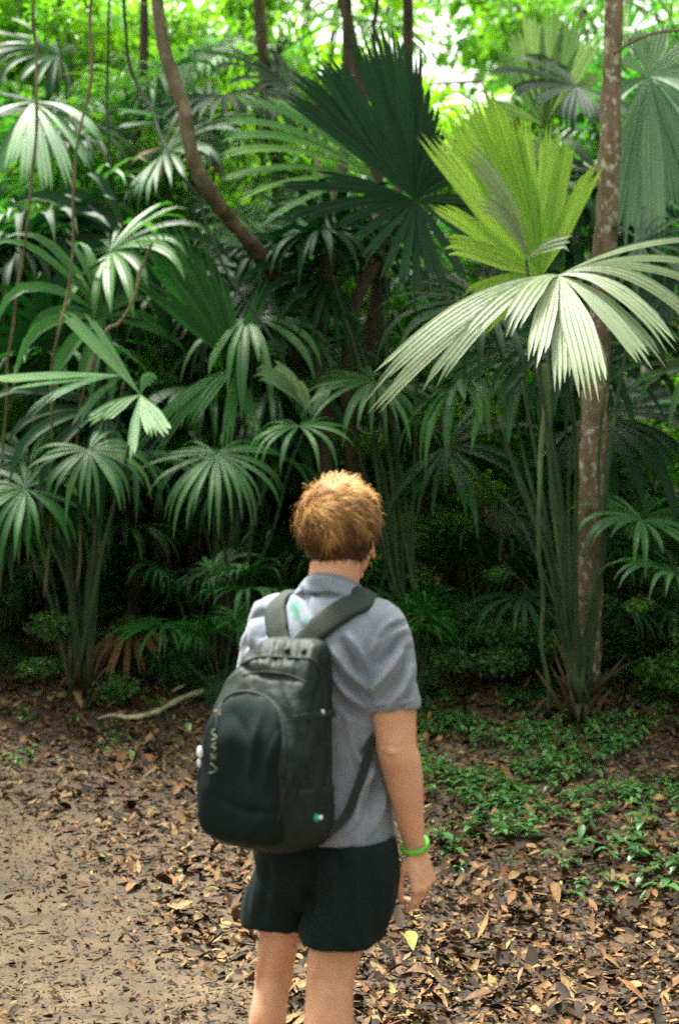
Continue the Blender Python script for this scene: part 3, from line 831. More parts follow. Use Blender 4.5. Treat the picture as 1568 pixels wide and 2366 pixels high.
def crown_mesh(seed, nclump, spread, csize, n, lmin, lmax):
    rs_ = np.random.default_rng(seed)
    c = rs_.normal(size=(nclump, 3)) * np.array(spread)
    s = csize * rs_.uniform(0.5, 1.15, (nclump, 1)) * np.array([[1, 1, 0.7]])
    mb = MB(); leaf_cards(mb, c, s, n, lmin, lmax, rs_)
    # twigs from the middle to each clump
    tw = MB()
    for q in c:
        mid = q * 0.5 + rs_.normal(size=3) * 0.15
        tube(tw, [(0, 0, -spread[2]), tuple(mid), tuple(q)], [0.03, 0.018, 0.006], 4)
    return mb.mesh('crown_leaves', False), tw.mesh('crown_limbs')


CROWNS = [crown_mesh(11, 16, (1.0, 1.0, 1.0), 0.62, 6800, 0.07, 0.14), crown_mesh(12, 14, (1.1, 1.1, 0.8), 0.62, 6800, 0.08, 0.15), crown_mesh(13, 18, (0.9, 0.9, 1.4), 0.55, 6800, 0.07, 0.13)]
CM = {}
for mk in ('canopy', 'canopy_backlit'):
    CM[mk] = []
    for lv, tw in CROWNS:
        a_ = lv.copy(); a_.materials.append(M[mk]); b_ = tw.copy(); b_.materials.append(M['bark'])
        CM[mk].append((a_, b_))


def tree(x, y, zc, s, mk, v, label, group=None, trunk=None, tr=0.09, bark='bark', name='tree', crowns=None):
    """trunk: points (world) or None for a straight one; crowns: extra (dx, dy, dz, s)"""
    z = gz(x, y)
    t = empty(name, (x, y, z), label, 'tree', group)
    mb = MB()
    if trunk is None:
        trunk = [(x, y, z - 0.2), (x + 0.08, y, z + (zc - z) * 0.4), (x - 0.05, y + 0.1, z + (zc - z) * 0.75), (x, y, zc)]
    pts = [V(q) for q in spline(trunk, 8)]
    n = len(pts)
    rad = [tr * (1.15 - 0.45 * i / n) for i in range(n)]
    rad[0] *= 1.3
    tube(mb, pts, rad, 12, bump=0.35)
    mb.build('trunk', M[bark], t)
    for k, (dx, dy, dz, cs) in enumerate([(0, 0, 0, 1)] + list(crowns or [])):
        lv, tw = CM[mk][(v + k) % 3]
        c = bpy.data.objects.new('crown', lv); COL.objects.link(c); c.parent = t
        tp = pts[-1] - V((x, y, z))
        c.location = tp + V((dx, dy, dz + s * 0.9)); c.scale = (s * cs,) * 3
        c.rotation_euler = (0, 0, (v + k) * 1.7)
        l_ = bpy.data.objects.new('limbs', tw); COL.objects.link(l_); l_.parent = c
    return t


# trunks that can be told apart
def chain(pts):
    return [at(*q) for q in pts]


tk = chain([(1352, 1590, 8.6), (1360, 1200, 8.5), (1376, 900, 8.5), (1396, 560, 8.5), (1408, 300, 8.55), (1416, 60, 8.6)])
tk[0].z = gz(tk[0].x, tk[0].y) - 0.15
tk.append(V((tk[-1].x + 0.1, tk[-1].y + 0.1, 6.2)))
tree(tk[0].x, tk[0].y, 6.2, 0.9, 'canopy', 0, 'slender upright tree at the right with pale lichen patches on its bark', trunk=tk, tr=0.074, bark='bark_lichen', crowns=[(1.2, 0.2, 0.3, 0.8)])
# its thin bare side branch
tm = chain([(720, 1230, 10.6), (705, 1000, 10.5), (682, 800, 10.3), (652, 670, 10.0), (600, 590, 9.6), (510, 480, 9.2), (448, 375, 9.0), (425, 250, 9.0), (372, 70, 9.1)])
tm[0].z = gz(tm[0].x, tm[0].y) - 0.1
tm.append(V((tm[-1].x - 0.2, tm[-1].y + 0.4, 6.3)))
tree(tm[0].x, tm[0].y, 6.3, 0.7, 'canopy', 1, 'leaning brown tree with a crooked thin trunk left of the middle', trunk=tm, tr=0.054, bark='bark')
tn = chain([(660, 1150, 13.4), (650, 800, 13.3), (642, 400, 13.2), (602, 60, 13.2)])
tn[0].z = gz(tn[0].x, tn[0].y) - 0.1
tn.append(V((tn[-1].x - 0.1, tn[-1].y, 8.2)))
tree(tn[0].x, tn[0].y, 8.2, 0.8, 'canopy', 2, 'straight brown tree rising behind the leaning trunk', trunk=tn, tr=0.07, bark='bark')
to = chain([(832, 1230, 10.8), (835, 1000, 10.8), (850, 800, 10.8), (880, 600, 10.8), (868, 380, 10.9), (820, 130, 11)])
to[0].z = gz(to[0].x, to[0].y) - 0.1
to.append(V((to[-1].x - 0.3, to[-1].y, 6.8)))
tree(to[0].x, to[0].y, 6.8, 0.8, 'canopy', 0, 'dark-trunked tree standing behind the hiker and the starburst leaf', trunk=to, tr=0.055, bark='bark_dark')
for k, (pxs, lab) in enumerate([
        ([(760, 1230, 9.8), (752, 1000, 9.8), (735, 850, 9.8), (748, 640, 9.9), (770, 480, 10.2), (800, 250, 10.6)], 'thin dark crooked tree rising straight above the head of the hiker'),
        ([(805, 1240, 9.9), (812, 1060, 9.9), (800, 900, 9.9), (822, 700, 10.0), (900, 520, 10.3), (940, 200, 10.8)], 'thin dark tree bending right behind the starburst leaf'),
        ([(300, 1250, 13), (320, 900, 13), (290, 600, 13), (330, 200, 13.2)], 'thin dark tree behind the hanging vines at the left')]):
    q = chain(pxs); q[0].z = gz(q[0].x, q[0].y) - 0.1
    q.append(V((q[-1].x, q[-1].y, 7.4)))
    tree(q[0].x, q[0].y, 7.4, 0.7, 'canopy', k, lab, trunk=q, tr=0.05, bark='bark_dark')

# leafy trees behind, their foliage lit by the open sky beyond
GB = 'leafy trees far behind the palms'
BT = [(-5.2, 15.5, 3.6, 1.5, 'canopy_backlit', 0, 'lime green leafy tree at the far upper left edge'),
      (-4.4, 18.5, 6.0, 1.8, 'canopy_backlit', 1, 'lime green leafy tree filling the upper left corner'),
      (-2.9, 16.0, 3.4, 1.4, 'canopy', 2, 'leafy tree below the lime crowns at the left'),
      (-2.2, 20.0, 6.3, 1.9, 'canopy_backlit', 0, 'tall lime green tree behind the top of the leaning trunk'),
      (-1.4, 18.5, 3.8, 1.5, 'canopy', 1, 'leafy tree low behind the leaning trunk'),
      (-0.6, 21.5, 7.0, 1.9, 'canopy_backlit', 2, 'tall lime green tree just left of the sky gap'),
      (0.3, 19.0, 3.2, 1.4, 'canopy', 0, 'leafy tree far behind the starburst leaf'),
      (1.4, 24.5, 5.6, 1.8, 'canopy_backlit', 1, 'pale green tree seen through the sky gap'),
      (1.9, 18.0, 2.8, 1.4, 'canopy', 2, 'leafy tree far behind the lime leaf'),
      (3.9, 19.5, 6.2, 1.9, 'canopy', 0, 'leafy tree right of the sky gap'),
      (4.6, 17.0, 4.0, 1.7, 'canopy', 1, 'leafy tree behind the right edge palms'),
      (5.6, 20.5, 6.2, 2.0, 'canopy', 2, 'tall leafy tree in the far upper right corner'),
      (-6.5, 20.0, 5.0, 2.0, 'canopy_backlit', 2, 'tall lime green tree beyond the left edge'),
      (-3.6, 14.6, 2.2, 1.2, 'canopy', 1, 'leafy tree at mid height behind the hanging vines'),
      (-2.0, 15.4, 2.6, 1.2, 'canopy_backlit', 0, 'lime leafy tree at mid height left of the leaning trunk'),
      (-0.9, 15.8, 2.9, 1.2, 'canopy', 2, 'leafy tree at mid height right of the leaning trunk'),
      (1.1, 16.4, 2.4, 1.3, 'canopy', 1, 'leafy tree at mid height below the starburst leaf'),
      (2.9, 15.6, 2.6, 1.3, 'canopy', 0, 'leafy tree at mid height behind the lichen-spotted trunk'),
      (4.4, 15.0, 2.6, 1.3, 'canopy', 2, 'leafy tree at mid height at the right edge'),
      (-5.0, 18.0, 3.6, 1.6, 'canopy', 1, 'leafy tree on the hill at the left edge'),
      (-3.2, 19.0, 4.0, 1.6, 'canopy_backlit', 2, 'lime leafy tree on the hill left of the leaning trunk'),
      (-0.9, 20.0, 4.4, 1.6, 'canopy_backlit', 0, 'lime leafy tree on the hill left of the sky gap'),
      (3.5, 21.0, 4.2, 1.6, 'canopy_backlit', 1, 'lime leafy tree on the hill right of the sky gap'),
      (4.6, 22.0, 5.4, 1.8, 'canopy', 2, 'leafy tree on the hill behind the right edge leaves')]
for a in BT:
    tree(*a, GB, tr=0.09, bark='bark')

GP = 'slender saplings among the palms'
for k, (x, y, zc, s_, lab) in enumerate([(-2.9, 10.9, 2.3, .5, 'sapling with small leaves beside the vines at the left'), (-1.9, 11.2, 1.7, .45, 'sapling in front of the thicket below the leaning trunk'),
        (-0.25, 11.9, 2.0, .5, 'sapling between the leaning trunk and the dark trunk'), (0.55, 10.6, 1.7, .42, 'sapling right of the dark trunk behind the hiker'), (0.25, 10.4, 1.25, .35, 'low sapling straight above the head of the hiker'),
        (1.55, 12.2, 2.2, .55, 'sapling under the frosted leaf among the stalks'), (2.75, 10.9, 1.6, .5, 'sapling just right of the lichen-spotted trunk'), (-0.75, 12.9, 3.0, .6, 'tall sapling crossing the leaning trunk'), (-2.4, 13.0, 3.6, .7, 'tall sapling left of the leaning trunk')]):
    tree(x, y, zc, s_, 'canopy', k % 3, lab, GP, tr=0.018, bark='bark_dark', name='sapling')

# shrubs on the bank
GS = 'leafy shrubs on the shaded bank'
SH = [(-2.2, 11.8, 0.55, 'leafy shrub on the bank below the star-leaved palm'), (-3.6, 12.4, 0.6, 'leafy shrub on the bank at the left edge'), (0.1, 13.2, 0.55, 'leafy shrub behind the hiker'),
      (1.7, 10.6, 0.4, 'leafy shrub behind the leaf stalks of the large palm'), (3.1, 10.6, 0.5, 'leafy shrub low at the right edge'), (2.35, 8.75, 0.3, 'small leafy shrub right of the foot of the lichen-spotted trunk'), (2.0, 9.4, 0.32, 'small leafy shrub behind the stalks of the large palm'), (2.7, 9.1, 0.42, 'leafy shrub at the right edge below the low palm leaves'), (1.5, 9.0, 0.28, 'small leafy shrub left of the stalks of the large palm'), (0.75, 9.9, 0.34, 'small leafy shrub in the shade between the hiker and the pale green vine'), (-1.5, 9.6, 0.3, 'small leafy shrub in the shade right of the dead brown fan leaf'), (-0.9, 14.8, 0.7, 'leafy shrub high on the bank left of the dark trunk'), (2.6, 14.8, 0.8, 'leafy shrub high on the bank at the right'),
      (1.05, 9.3, 0.26, 'small leafy shrub right of the hiker under the frosted leaf'), (-2.6, 14.6, 0.8, 'leafy shrub high on the bank at the left')]
UM = []
for lv, tw in CROWNS:
    a_ = lv.copy(); a_.materials.append(M['under']); b_ = tw.copy(); b_.materials.append(M['bark_dark']); UM.append((a_, b_))
for k, (x, y, s, lab) in enumerate(SH):
    t = empty('shrub', (x, y, gz(x, y)), lab, 'shrub', GS)
    lv, tw = UM[k % 3]
    f = bpy.data.objects.new('foliage', lv); COL.objects.link(f); f.parent = t; f.location = (0, 0, s * 0.9); f.scale = (s, s, s * 0.8); f.rotation_euler = (0, 0, k)
    g = bpy.data.objects.new('twigs', tw); COL.objects.link(g); g.parent = t; g.location = (0, 0, s * 0.9); g.scale = (s,) * 3; g.rotation_euler = (0, 0, k)

# unseen canopy clumps and forest ring, added to block sky light
rs_ = np.random.default_rng(5)
mb = MB()
cs = []; sz = []
for k in range(26):
    x = rs_.uniform(3.4, 8) * rs_.choice([-1, 1]); y = rs_.uniform(7.5, 10.5)
    lo = CAM_H + 0.40 * y + 0.9
    cs.append((x, y, lo + rs_.uniform(0, 2.2))); sz.append((1.5, 1.5, 0.7))
leaf_cards(mb, cs, sz, 3500, 0.16, 0.3, rs_)
o = mb.build('shade_canopy', M['canopy'], smooth=False)
tag(o, 'unseen mass of canopy leaves added high by the palms to shade them', kind='stuff')
mb = MB(); cs = []; sz = []
for k in range(420):
    a = rs_.uniform(0, 2 * math.pi)
    rr = rs_.uniform(7.5, 12)
    x = math.cos(a) * rr; y = 2.5 + math.sin(a) * rr
    if y > 8 and abs(x) < 0.36 * y + 1.0: continue
    if y > 0 and abs(x) < 0.3 * y + 1.2: continue
    cs.append((x, y, rs_.uniform(0.2, 7.5))); sz.append((1.3, 1.3, 1.3))
leaf_cards(mb, cs, sz, 42000, 0.2, 0.36, rs_)
o = mb.build('shade_forest', M['palm'], smooth=False)
tag(o, 'unseen dense forest foliage added around the clearing to block low sky light', kind='stuff')

# ------------------------------------------------------------------ vines
def vine(pts, r, mat, label, cat='vine', group=None):
    q = [V(p) for p in spline(chain(pts), 10)]
    q = [p + V((noise.noise(p * 2.2), noise.noise(p * 2.2 + V((5, 0, 0))), 0)) * 0.05 for p in q]
    mb = MB(); tube(mb, q, [r * (1 + 0.25 * noise.noise(p * 3)) for p in q], 7, bump=0.3)
    o = mb.build('liana', M[mat])
    return tag(o, label, cat, group)


GV = 'vines hanging among the palms'
vine([(290, -160, 9.7), (298, 80, 9.7), (330, 210, 9.7), (375, 320, 9.3), (402, 385, 9.1), (452, 450, 9.1), (482, 520, 9.1), (530, 640, 9.1), (585, 730, 9.1), (650, 822, 9.1), (700, 1010, 10.2), (720, 1180, 10.6)], 0.012, 'liana_dark', 'thin dark vine slanting down across the leaning trunk', group=GV)
vine([(212, -160, 8.8), (208, 150, 8.8), (176, 350, 8.8), (165, 520, 8.8), (148, 640, 8.8), (122, 860, 8.8), (110, 1150, 8.9), (105, 1380, 9.0)], 0.010, 'liana', 'pale brown vine hanging straight, second from the left edge', group=GV)
vine([(95, -160, 9.2), (80, 200, 9.2), (70, 450, 9.2), (42, 640, 9.2), (12, 860, 9.2), (5, 1200, 9.2), (0, 1380, 9.2)], 0.010, 'liana', 'pale brown vine hanging nearest the left edge', group=GV)
vine([(250, -160, 11), (248, 300, 11), (262, 480, 11), (240, 700, 11), (250, 1250, 11.4)], 0.012, 'liana_dark', 'dark vine hanging right of the pale brown vines', group=GV)
vine([(345, 560, 9.0), (320, 620, 9.0), (300, 690, 9.0), (268, 745, 9.0), (228, 785, 9.0), (190, 1000, 9.0), (180, 1370, 9.1)], 0.011, 'liana', 'bent orange-brown twig-like vine left of the deep green leaf', group=GV)
vine([(1640, 70, 8.4), (1540, 76, 8.4), (1490, 85, 8.4), (1440, 108, 8.5), (1412, 128, 8.5)], 0.010, 'liana', 'thin bare branch crossing from the right edge to the lichen-spotted trunk', 'branch')
vine([(870, -100, 11.6), (870, 280, 11.6), (860, 560, 11.6), (880, 820, 11.6), (860, 1230, 11.6)], 0.02, 'bark_dark', 'dark vine hanging behind the starburst leaf', group=GV)
vine([(1030, 960, 9.6), (1070, 1080, 9.6), (1120, 1190, 9.6), (1200, 1355, 9.6)], 0.012, 'bark', 'brown vine arching down right of the hiker\'s head', group=GV)
vine([(1250, 840, 8.0), (1250, 1000, 8.0), (1254, 1200, 8.0), (1250, 1420, 8.3), (1262, 1650, 8.6)], 0.013, 'petiole_pale', 'straight pale green vine hanging under the frosted leaf', group=GV)

# ------------------------------------------------------------------ the hiker
O = V((-0.03, 3.5, 0))
YAW = R(30)                       # turned to his right, seen from behind
AX = V((math.cos(YAW), -math.sin(YAW), 0)); AY = V((math.sin(YAW), math.cos(YAW), 0))


def B(x, y, z):
    """body coordinates: x to his right, y to his front, z up"""
    return O + AX * x + AY * y + V((0, 0, z))


def rings(mb, rows, sides=36, power=2.3, xa=AX, ya=AY):
    """closed loft of superellipse rings; rows (centre, rx, ry)"""
    vs = []
    for c, rx, ry in rows:
        for k in range(sides):
            a = 2 * math.pi * k / sides
            ca, sa = math.cos(a), math.sin(a)
            x = math.copysign(abs(ca) ** (2 / power), ca) * rx
            y = math.copysign(abs(sa) ** (2 / power), sa) * ry
            vs.append(V(c) + xa * x + ya * y)
    fs = []
    n = len(rows)
    for i in range(n - 1):
        for k in range(sides):
            k2 = (k + 1) % sides
            fs.append((i * sides + k, i * sides + k2, (i + 1) * sides + k2, (i + 1) * sides + k))
    fs.append(tuple(range(sides))[::-1]); fs.append(tuple((n - 1) * sides + k for k in range(sides)))
    mb.add(vs, fs)


def srings(mb, rows, n=5, **kw):
    """rings smoothed along their length; rows (x, y, z, rx, ry) in body coordinates"""
    rows = spline(rows, n)
    rings(mb, [(B(*q[:3]), max(.004, q[3]), max(.004, q[4])) for q in rows], **kw)


def stube(mb, rows, n=5, sides=20, xref=None):
    """limb; rows (point x, y, z world, rx, ry)"""
    q = spline(rows, n)
    tube(mb, [V(r[:3]) for r in q], [(r[3], r[4]) for r in q], sides, xref=xref)


def ball(mb, c, r, sub=12, axes=None):
    c = V(c); rx, ry, rz = r if hasattr(r, '__len__') else (r, r, r)
    X, Y, Z = axes or (AX, AY, V((0, 0, 1)))
    vs = []; fs = []
    for i in range(sub + 1):
        th = math.pi * i / sub
        for k in range(2 * sub):
            ph = math.pi * k / sub
            vs.append(c + X * (rx * math.sin(th) * math.cos(ph)) + Y * (ry * math.sin(th) * math.sin(ph)) + Z * (rz * math.cos(th)))
    s2 = 2 * sub
    for i in range(sub):
        for k in range(s2):
            fs.append((i * s2 + k, (i + 1) * s2 + k, (i + 1) * s2 + (k + 1) % s2, i * s2 + (k + 1) % s2))
    mb.add(vs, fs)


def fuse(mb, voxel, smooth=6, factor=0.5):
    """union of the overlapping shapes as one continuous surface"""
    me = mb.mesh('tmp')
    o = bpy.data.objects.new('tmp', me); COL.objects.link(o)
    r = o.modifiers.new('r', 'REMESH'); r.mode = 'VOXEL'; r.voxel_size = voxel
    if smooth:
        s = o.modifiers.new('s', 'SMOOTH'); s.iterations = smooth; s.factor = factor
    dg = bpy.context.evaluated_depsgraph_get()
    out = bpy.data.meshes.new_from_object(o.evaluated_get(dg))
    bpy.data.objects.remove(o); bpy.data.meshes.remove(me)
    out.polygons.foreach_set('use_smooth', [True] * len(out.polygons))
    return out


def bvh_of(me):
    return BVHTree.FromPolygons([v.co.copy() for v in me.vertices], [tuple(p.vertices) for p in me.polygons])


person = empty('person', (O.x, O.y, 0), 'hiker seen from behind with ginger hair, grey t-shirt, black shorts and green bracelet', 'person')

# materials
m, n, p = new_mat('skin')
t = tex_noise(n, 9, 4); t2 = tex_noise(n, 210, 3)
c = ramp(n, [(0.3, (0.55, 0.26, 0.165)), (0.55, (0.63, 0.33, 0.215)), (0.75, (0.68, 0.35, 0.235))], t.outputs[0])
c = mix(n, c, ramp(n, [(0.3, (0.92, 0.88, 0.86)), (0.65, (1.03, 1.03, 1.03))], t2.outputs[0]), 1.0, 'MULTIPLY')
n.links.new(c, p.inputs['Base Color'])
p.inputs['Roughness'].default_value = 0.48
p.inputs['Subsurface Weight'].default_value = 0.12
p.inputs['Subsurface Radius'].default_value = (0.02, 0.008, 0.004)
p.inputs['Subsurface Scale'].default_value = 0.5
bump(n, p, t2.outputs[0], 0.15, 0.002)
M['skin'] = m

m, n, p = new_mat('heather_jersey')
t = tex_noise(n, 260, 3, 0.7, mapping(n, (1, 1, 0.35)))
c = ramp(n, [(0.3, (0.135, 0.148, 0.195)), (0.7, (0.225, 0.245, 0.315))], t.outputs[0])
# worn green print across the shoulder blades, half hidden by the pack
g = n.nodes.new('ShaderNodeNewGeometry')
msk = None
for (cx, cy, cd, rad) in [(680, 1402, 3.42, 0.015), (684, 1420, 3.42, 0.012), (712, 1438, 3.41, 0.011), (760, 1494, 3.4, 0.009), (770, 1512, 3.4, 0.009)]:
    q = at(cx, cy, cd)
    d_ = n.nodes.new('ShaderNodeVectorMath'); d_.operation = 'SUBTRACT'; d_.inputs[1].default_value = q
    n.links.new(g.outputs['Position'], d_.inputs[0])
    s_ = n.nodes.new('ShaderNodeVectorMath'); s_.operation = 'MULTIPLY'; s_.inputs[1].default_value = (1, 0.25, 0.8)
    n.links.new(d_.outputs[0], s_.inputs[0])
    l_ = n.nodes.new('ShaderNodeVectorMath'); l_.operation = 'LENGTH'; n.links.new(s_.outputs[0], l_.inputs[0])
    lt = n.nodes.new('ShaderNodeMapRange'); lt.inputs['From Min'].default_value = rad * 0.8; lt.inputs['From Max'].default_value = rad * 1.3
    lt.inputs['To Min'].default_value = 0.8; lt.inputs['To Max'].default_value = 0.0
    n.links.new(l_.outputs[1], lt.inputs[0])
    if msk is None: msk = lt.outputs[0]
    else:
        mx = n.nodes.new('ShaderNodeMath'); mx.operation = 'MAXIMUM'; n.links.new(msk, mx.inputs[0]); n.links.new(lt.outputs[0], mx.inputs[1]); msk = mx.outputs[0]
pn = tex_noise(n, 60, 3)
pm_ = n.nodes.new('ShaderNodeMath'); pm_.operation = 'MULTIPLY'; n.links.new(msk, pm_.inputs[0])
n.links.new(ramp(n, [(0.35, (0.3, 0.3, 0.3)), (0.5, (1, 1, 1))], pn.outputs[0]), pm_.inputs[1])
c = mix(n, c, (0.012, 0.19, 0.10), pm_.outputs[0])
n.links.new(c, p.inputs['Base Color'])
p.inputs['Roughness'].default_value = 0.9
p.inputs['Sheen Weight'].default_value = 0.15
bump(n, p, t.outputs[0], 0.25, 0.002)
M['jersey'] = m
m, n, p = new_mat('heather_jersey_rib')
t = tex_noise(n, 260, 3, 0.7)
n.links.new(ramp(n, [(0.3, (0.12, 0.125, 0.16)), (0.7, (0.19, 0.195, 0.24))], t.outputs[0]), p.inputs['Base Color']); p.inputs['Roughness'].default_value = 0.9
M['rib'] = m


def plain(name, col, rough=0.6, spec=0.5, nscale=0, nb=0.0, **kw):
    m, n, p = new_mat(name)
    p.inputs['Base Color'].default_value = (*col, 1)
    p.inputs['Roughness'].default_value = rough
    p.inputs['Specular IOR Level'].default_value = spec
    if nscale:
        t = tex_noise(n, nscale, 4, 0.6)
        n.links.new(ramp(n, [(0.3, tuple(v * 0.75 for v in col)), (0.7, tuple(min(1, v * 1.25) for v in col))], t.outputs[0]), p.inputs['Base Color'])
        bump(n, p, t.outputs[0], nb, 0.004)
    for k, v in kw.items(): p.inputs[k].default_value = v
    return m


M['shorts'] = plain('black_shorts_cloth', (0.0065, 0.013, 0.014), 0.9, 0.15, 120, 0.3)  # cloth and nylon blacks carry a faint teal haze veil in their colour
M['nylon'] = plain('black_nylon', (0.0055, 0.012, 0.0115), 0.62, 0.26, 60, 0.6)
M['nylon_flat'] = plain('black_cordura', (0.006, 0.012, 0.013), 0.85, 0.12, 300, 0.4)
M['strap'] = plain('black_strap_mesh', (0.010, 0.017, 0.014), 0.7, 0.35, 400, 0.5)
M['print'] = plain('faded_grey_print', (0.16, 0.17, 0.10), 0.7, 0.3, 150, 0.1)
M['white'] = plain('white_plastic', (0.75, 0.78, 0.76), 0.4)
M['teal'] = plain('teal_plastic', (0.0, 0.36, 0.30), 0.35)
M['bracelet'] = plain('green_bracelet', (0.10, 0.50, 0.03), 0.5, 0.5, 300, 0.6)
M['shoe'] = plain('grey_shoe', (0.08, 0.08, 0.085), 0.7, 0.4, 80, 0.2)
M['sole'] = plain('pale_sole', (0.4, 0.39, 0.36), 0.7)
M['sock'] = plain('sock', (0.5, 0.5, 0.48), 0.9)
M['eye'] = plain('eye', (0.7, 0.7, 0.68), 0.2)

# --- body -----------------------------------------------------------
mb = MB()
HD = B(0.022, 0.03, 1.590)       # centre of the head
hy = R(27); tl = R(-6)            # head turned and tipped back a little
HY = V((math.sin(hy) * math.cos(tl), math.cos(hy) * math.cos(tl), -math.sin(tl))).normalized()
HX = V((math.cos(hy), -math.sin(hy), 0))
HZ = HX.cross(HY).normalized()
srings(mb, [(0.0, 0.0, 0.80, .15, .10), (0.0, 0.0, 0.88, .165, .115), (0, 0, 0.96, .155, .11), (0, 0.005, 1.06, .14, .10), (0.0, 0.0, 1.18, .155, .11), (0.0, -0.01, 1.30, .172, .115),
            (0.005, -0.012, 1.365, .155, .09), (0.01, -0.005, 1.400, .095, .060), (0.015, 0.0, 1.43, .062, .052), (0.02, 0.0, 1.50, .06, .062), (0.025, 0.01, 1.56, .057, .06), (0.03, 0.02, 1.61, .055, .06)])
ball(mb, HD + HZ * 0.018 - HY * 0.006, (.076, .094, .098), 14, (HX, HY, HZ))
ball(mb, HD + HY * 0.028 - HZ * 0.042, (.058, .062, .07), 12, (HX, HY, HZ))      # jaw
ball(mb, HD + HY * 0.09 - HZ * 0.035, (.012, .022, .013), 8, (HX, HY, HZ))       # nose
ball(mb, HD + HY * 0.082 - HZ * 0.015, (.009, .014, .024), 8, (HX, HY, HZ))
ball(mb, HD + HY * 0.078 - HZ * 0.073, (.024, .016, .006), 8, (HX, HY, HZ))      # lips
ball(mb, HD + HY * 0.077 - HZ * 0.083, (.02, .016, .006), 8, (HX, HY, HZ))
ball(mb, HD + HY * 0.066 - HZ * 0.105, (.024, .02, .014), 8, (HX, HY, HZ))       # chin
for s in (-1, 1):
    ball(mb, HD + HY * 0.078 + HZ * 0.012 + HX * (0.03 * s), (.022, .012, .006), 8, (HX, HY, HZ))   # brow
    e = HD + HX * (0.076 * s) + HY * 0.002 - HZ * 0.022
    pts = [e + HX * (0.010 * s) + HY * (0.017 * math.cos(a)) * 1 + HZ * (0.031 * math.sin(a)) - HX * (0.008 * s * math.cos(a)) for a in np.linspace(0.3, 5.9, 14)]
    tube(mb, pts, 0.0045, 8)
    ball(mb, e + HX * (0.003 * s) - HZ * 0.004, (.006, .015, .026), 8, (HX, HY, HZ))
# right arm, hanging
sh = at(893, 1440, 3.40); el = at(916, 1730, 3.38); wr = at(958, 1955, 3.45)
def lerp(a, b, t): return a * (1 - t) + b * t
def row(p_, rx, ry): return (p_.x, p_.y, p_.z, rx, ry)
stube(mb, [row(sh + V((-0.03, 0.02, 0.0)), .05, .055), row(sh, .052, .053), row(lerp(sh, el, .3), .051, .052), row(lerp(sh, el, .6), .0555, .056), row(lerp(sh, el, .85), .0505, .050), row(el, .0485, .047),
           row(lerp(el, wr, .15) + V((.003, 0, 0)), .0495, .047), row(lerp(el, wr, .4) + V((.003, 0, 0)), .0435, .043), row(lerp(el, wr, .7), .034, .033), row(lerp(el, wr, .92), .0275, .0255), row(wr, .0275, .023), row(lerp(el, wr, 1.06), .0285, .023)], xref=(1, 0, 0))
ball(mb, lerp(el, wr, 0.0) + V((-0.012, -0.03, 0.004)), (.018, .018, .02), 8)     # point of the elbow
# left arm: upper arm down, forearm brought forward in front of the body
shl = B(-0.166, -0.005, 1.382); ell = B(-0.235, 0.02, 1.11); wrl = B(-0.13, 0.22, 1.12)
stube(mb, [row(shl + AX * 0.03, .05, .055), row(shl, .056, .058), row(lerp(shl, ell, .4), .051, .053), row(lerp(shl, ell, .85), .046, .047), row(ell, .046, .046), row(lerp(ell, wrl, .25), .045, .045), row(lerp(ell, wrl, .65), .035, .035), row(wrl, .027, .023)])
# legs
hpR = B(0.085, 0.0, 0.86); hpL = B(-0.085, 0.0, 0.86)
kR = at(762, 2262, 3.42); kL = at(632, 2250, 3.60)
aR = V((kR.x - 0.015, kR.y + 0.0, 0.075)); aL = V((kL.x - 0.05, kL.y + 0.03, 0.075))
for hp, k_, a_, f1 in ((hpR, kR, aR, 1.02), (hpL, kL, aL, 0.80)):
    bk = V((0, -0.012, 0))
    stube(mb, [row(hp, .085, .09), row(lerp(hp, k_, .3), .082 * f1, .085), row(lerp(hp, k_, .65), .069 * f1, .072), row(lerp(hp, k_, .88), .060 * f1, .06), row(k_, .057 * f1, .056), row(lerp(k_, a_, .12) + bk, .056 * f1, .056),
               row(lerp(k_, a_, .3) + bk * 1.8, .059 * f1, .06), row(lerp(k_, a_, .55) + bk, .048 * f1, .05), row(lerp(k_, a_, .8), .034, .036), row(lerp(k_, a_, .97), .033, .036), row(a_ - V((0, 0, .03)), .034, .045)], xref=(1, 0, 0), sides=24)
    for s in (-1, 1):   # hamstring tendons behind the knee
        stube(mb, [row(lerp(hp, k_, .7) + V((.03 * s, -.045, 0)), .012, .012), row(lerp(hp, k_, .92) + V((.036 * s, -.038, 0)), .011, .011), row(k_ + V((.036 * s, -.026, -.03)), .010, .010)], n=4, sides=10)
    ft = V((0.25, 0.97, 0)).normalized()
    ball(mb, a_ + ft * 0.05 - V((0, 0, 0.03)), (.04, .1, .035), 10, (V((ft.y, -ft.x, 0)), ft, V((0, 0, 1))))


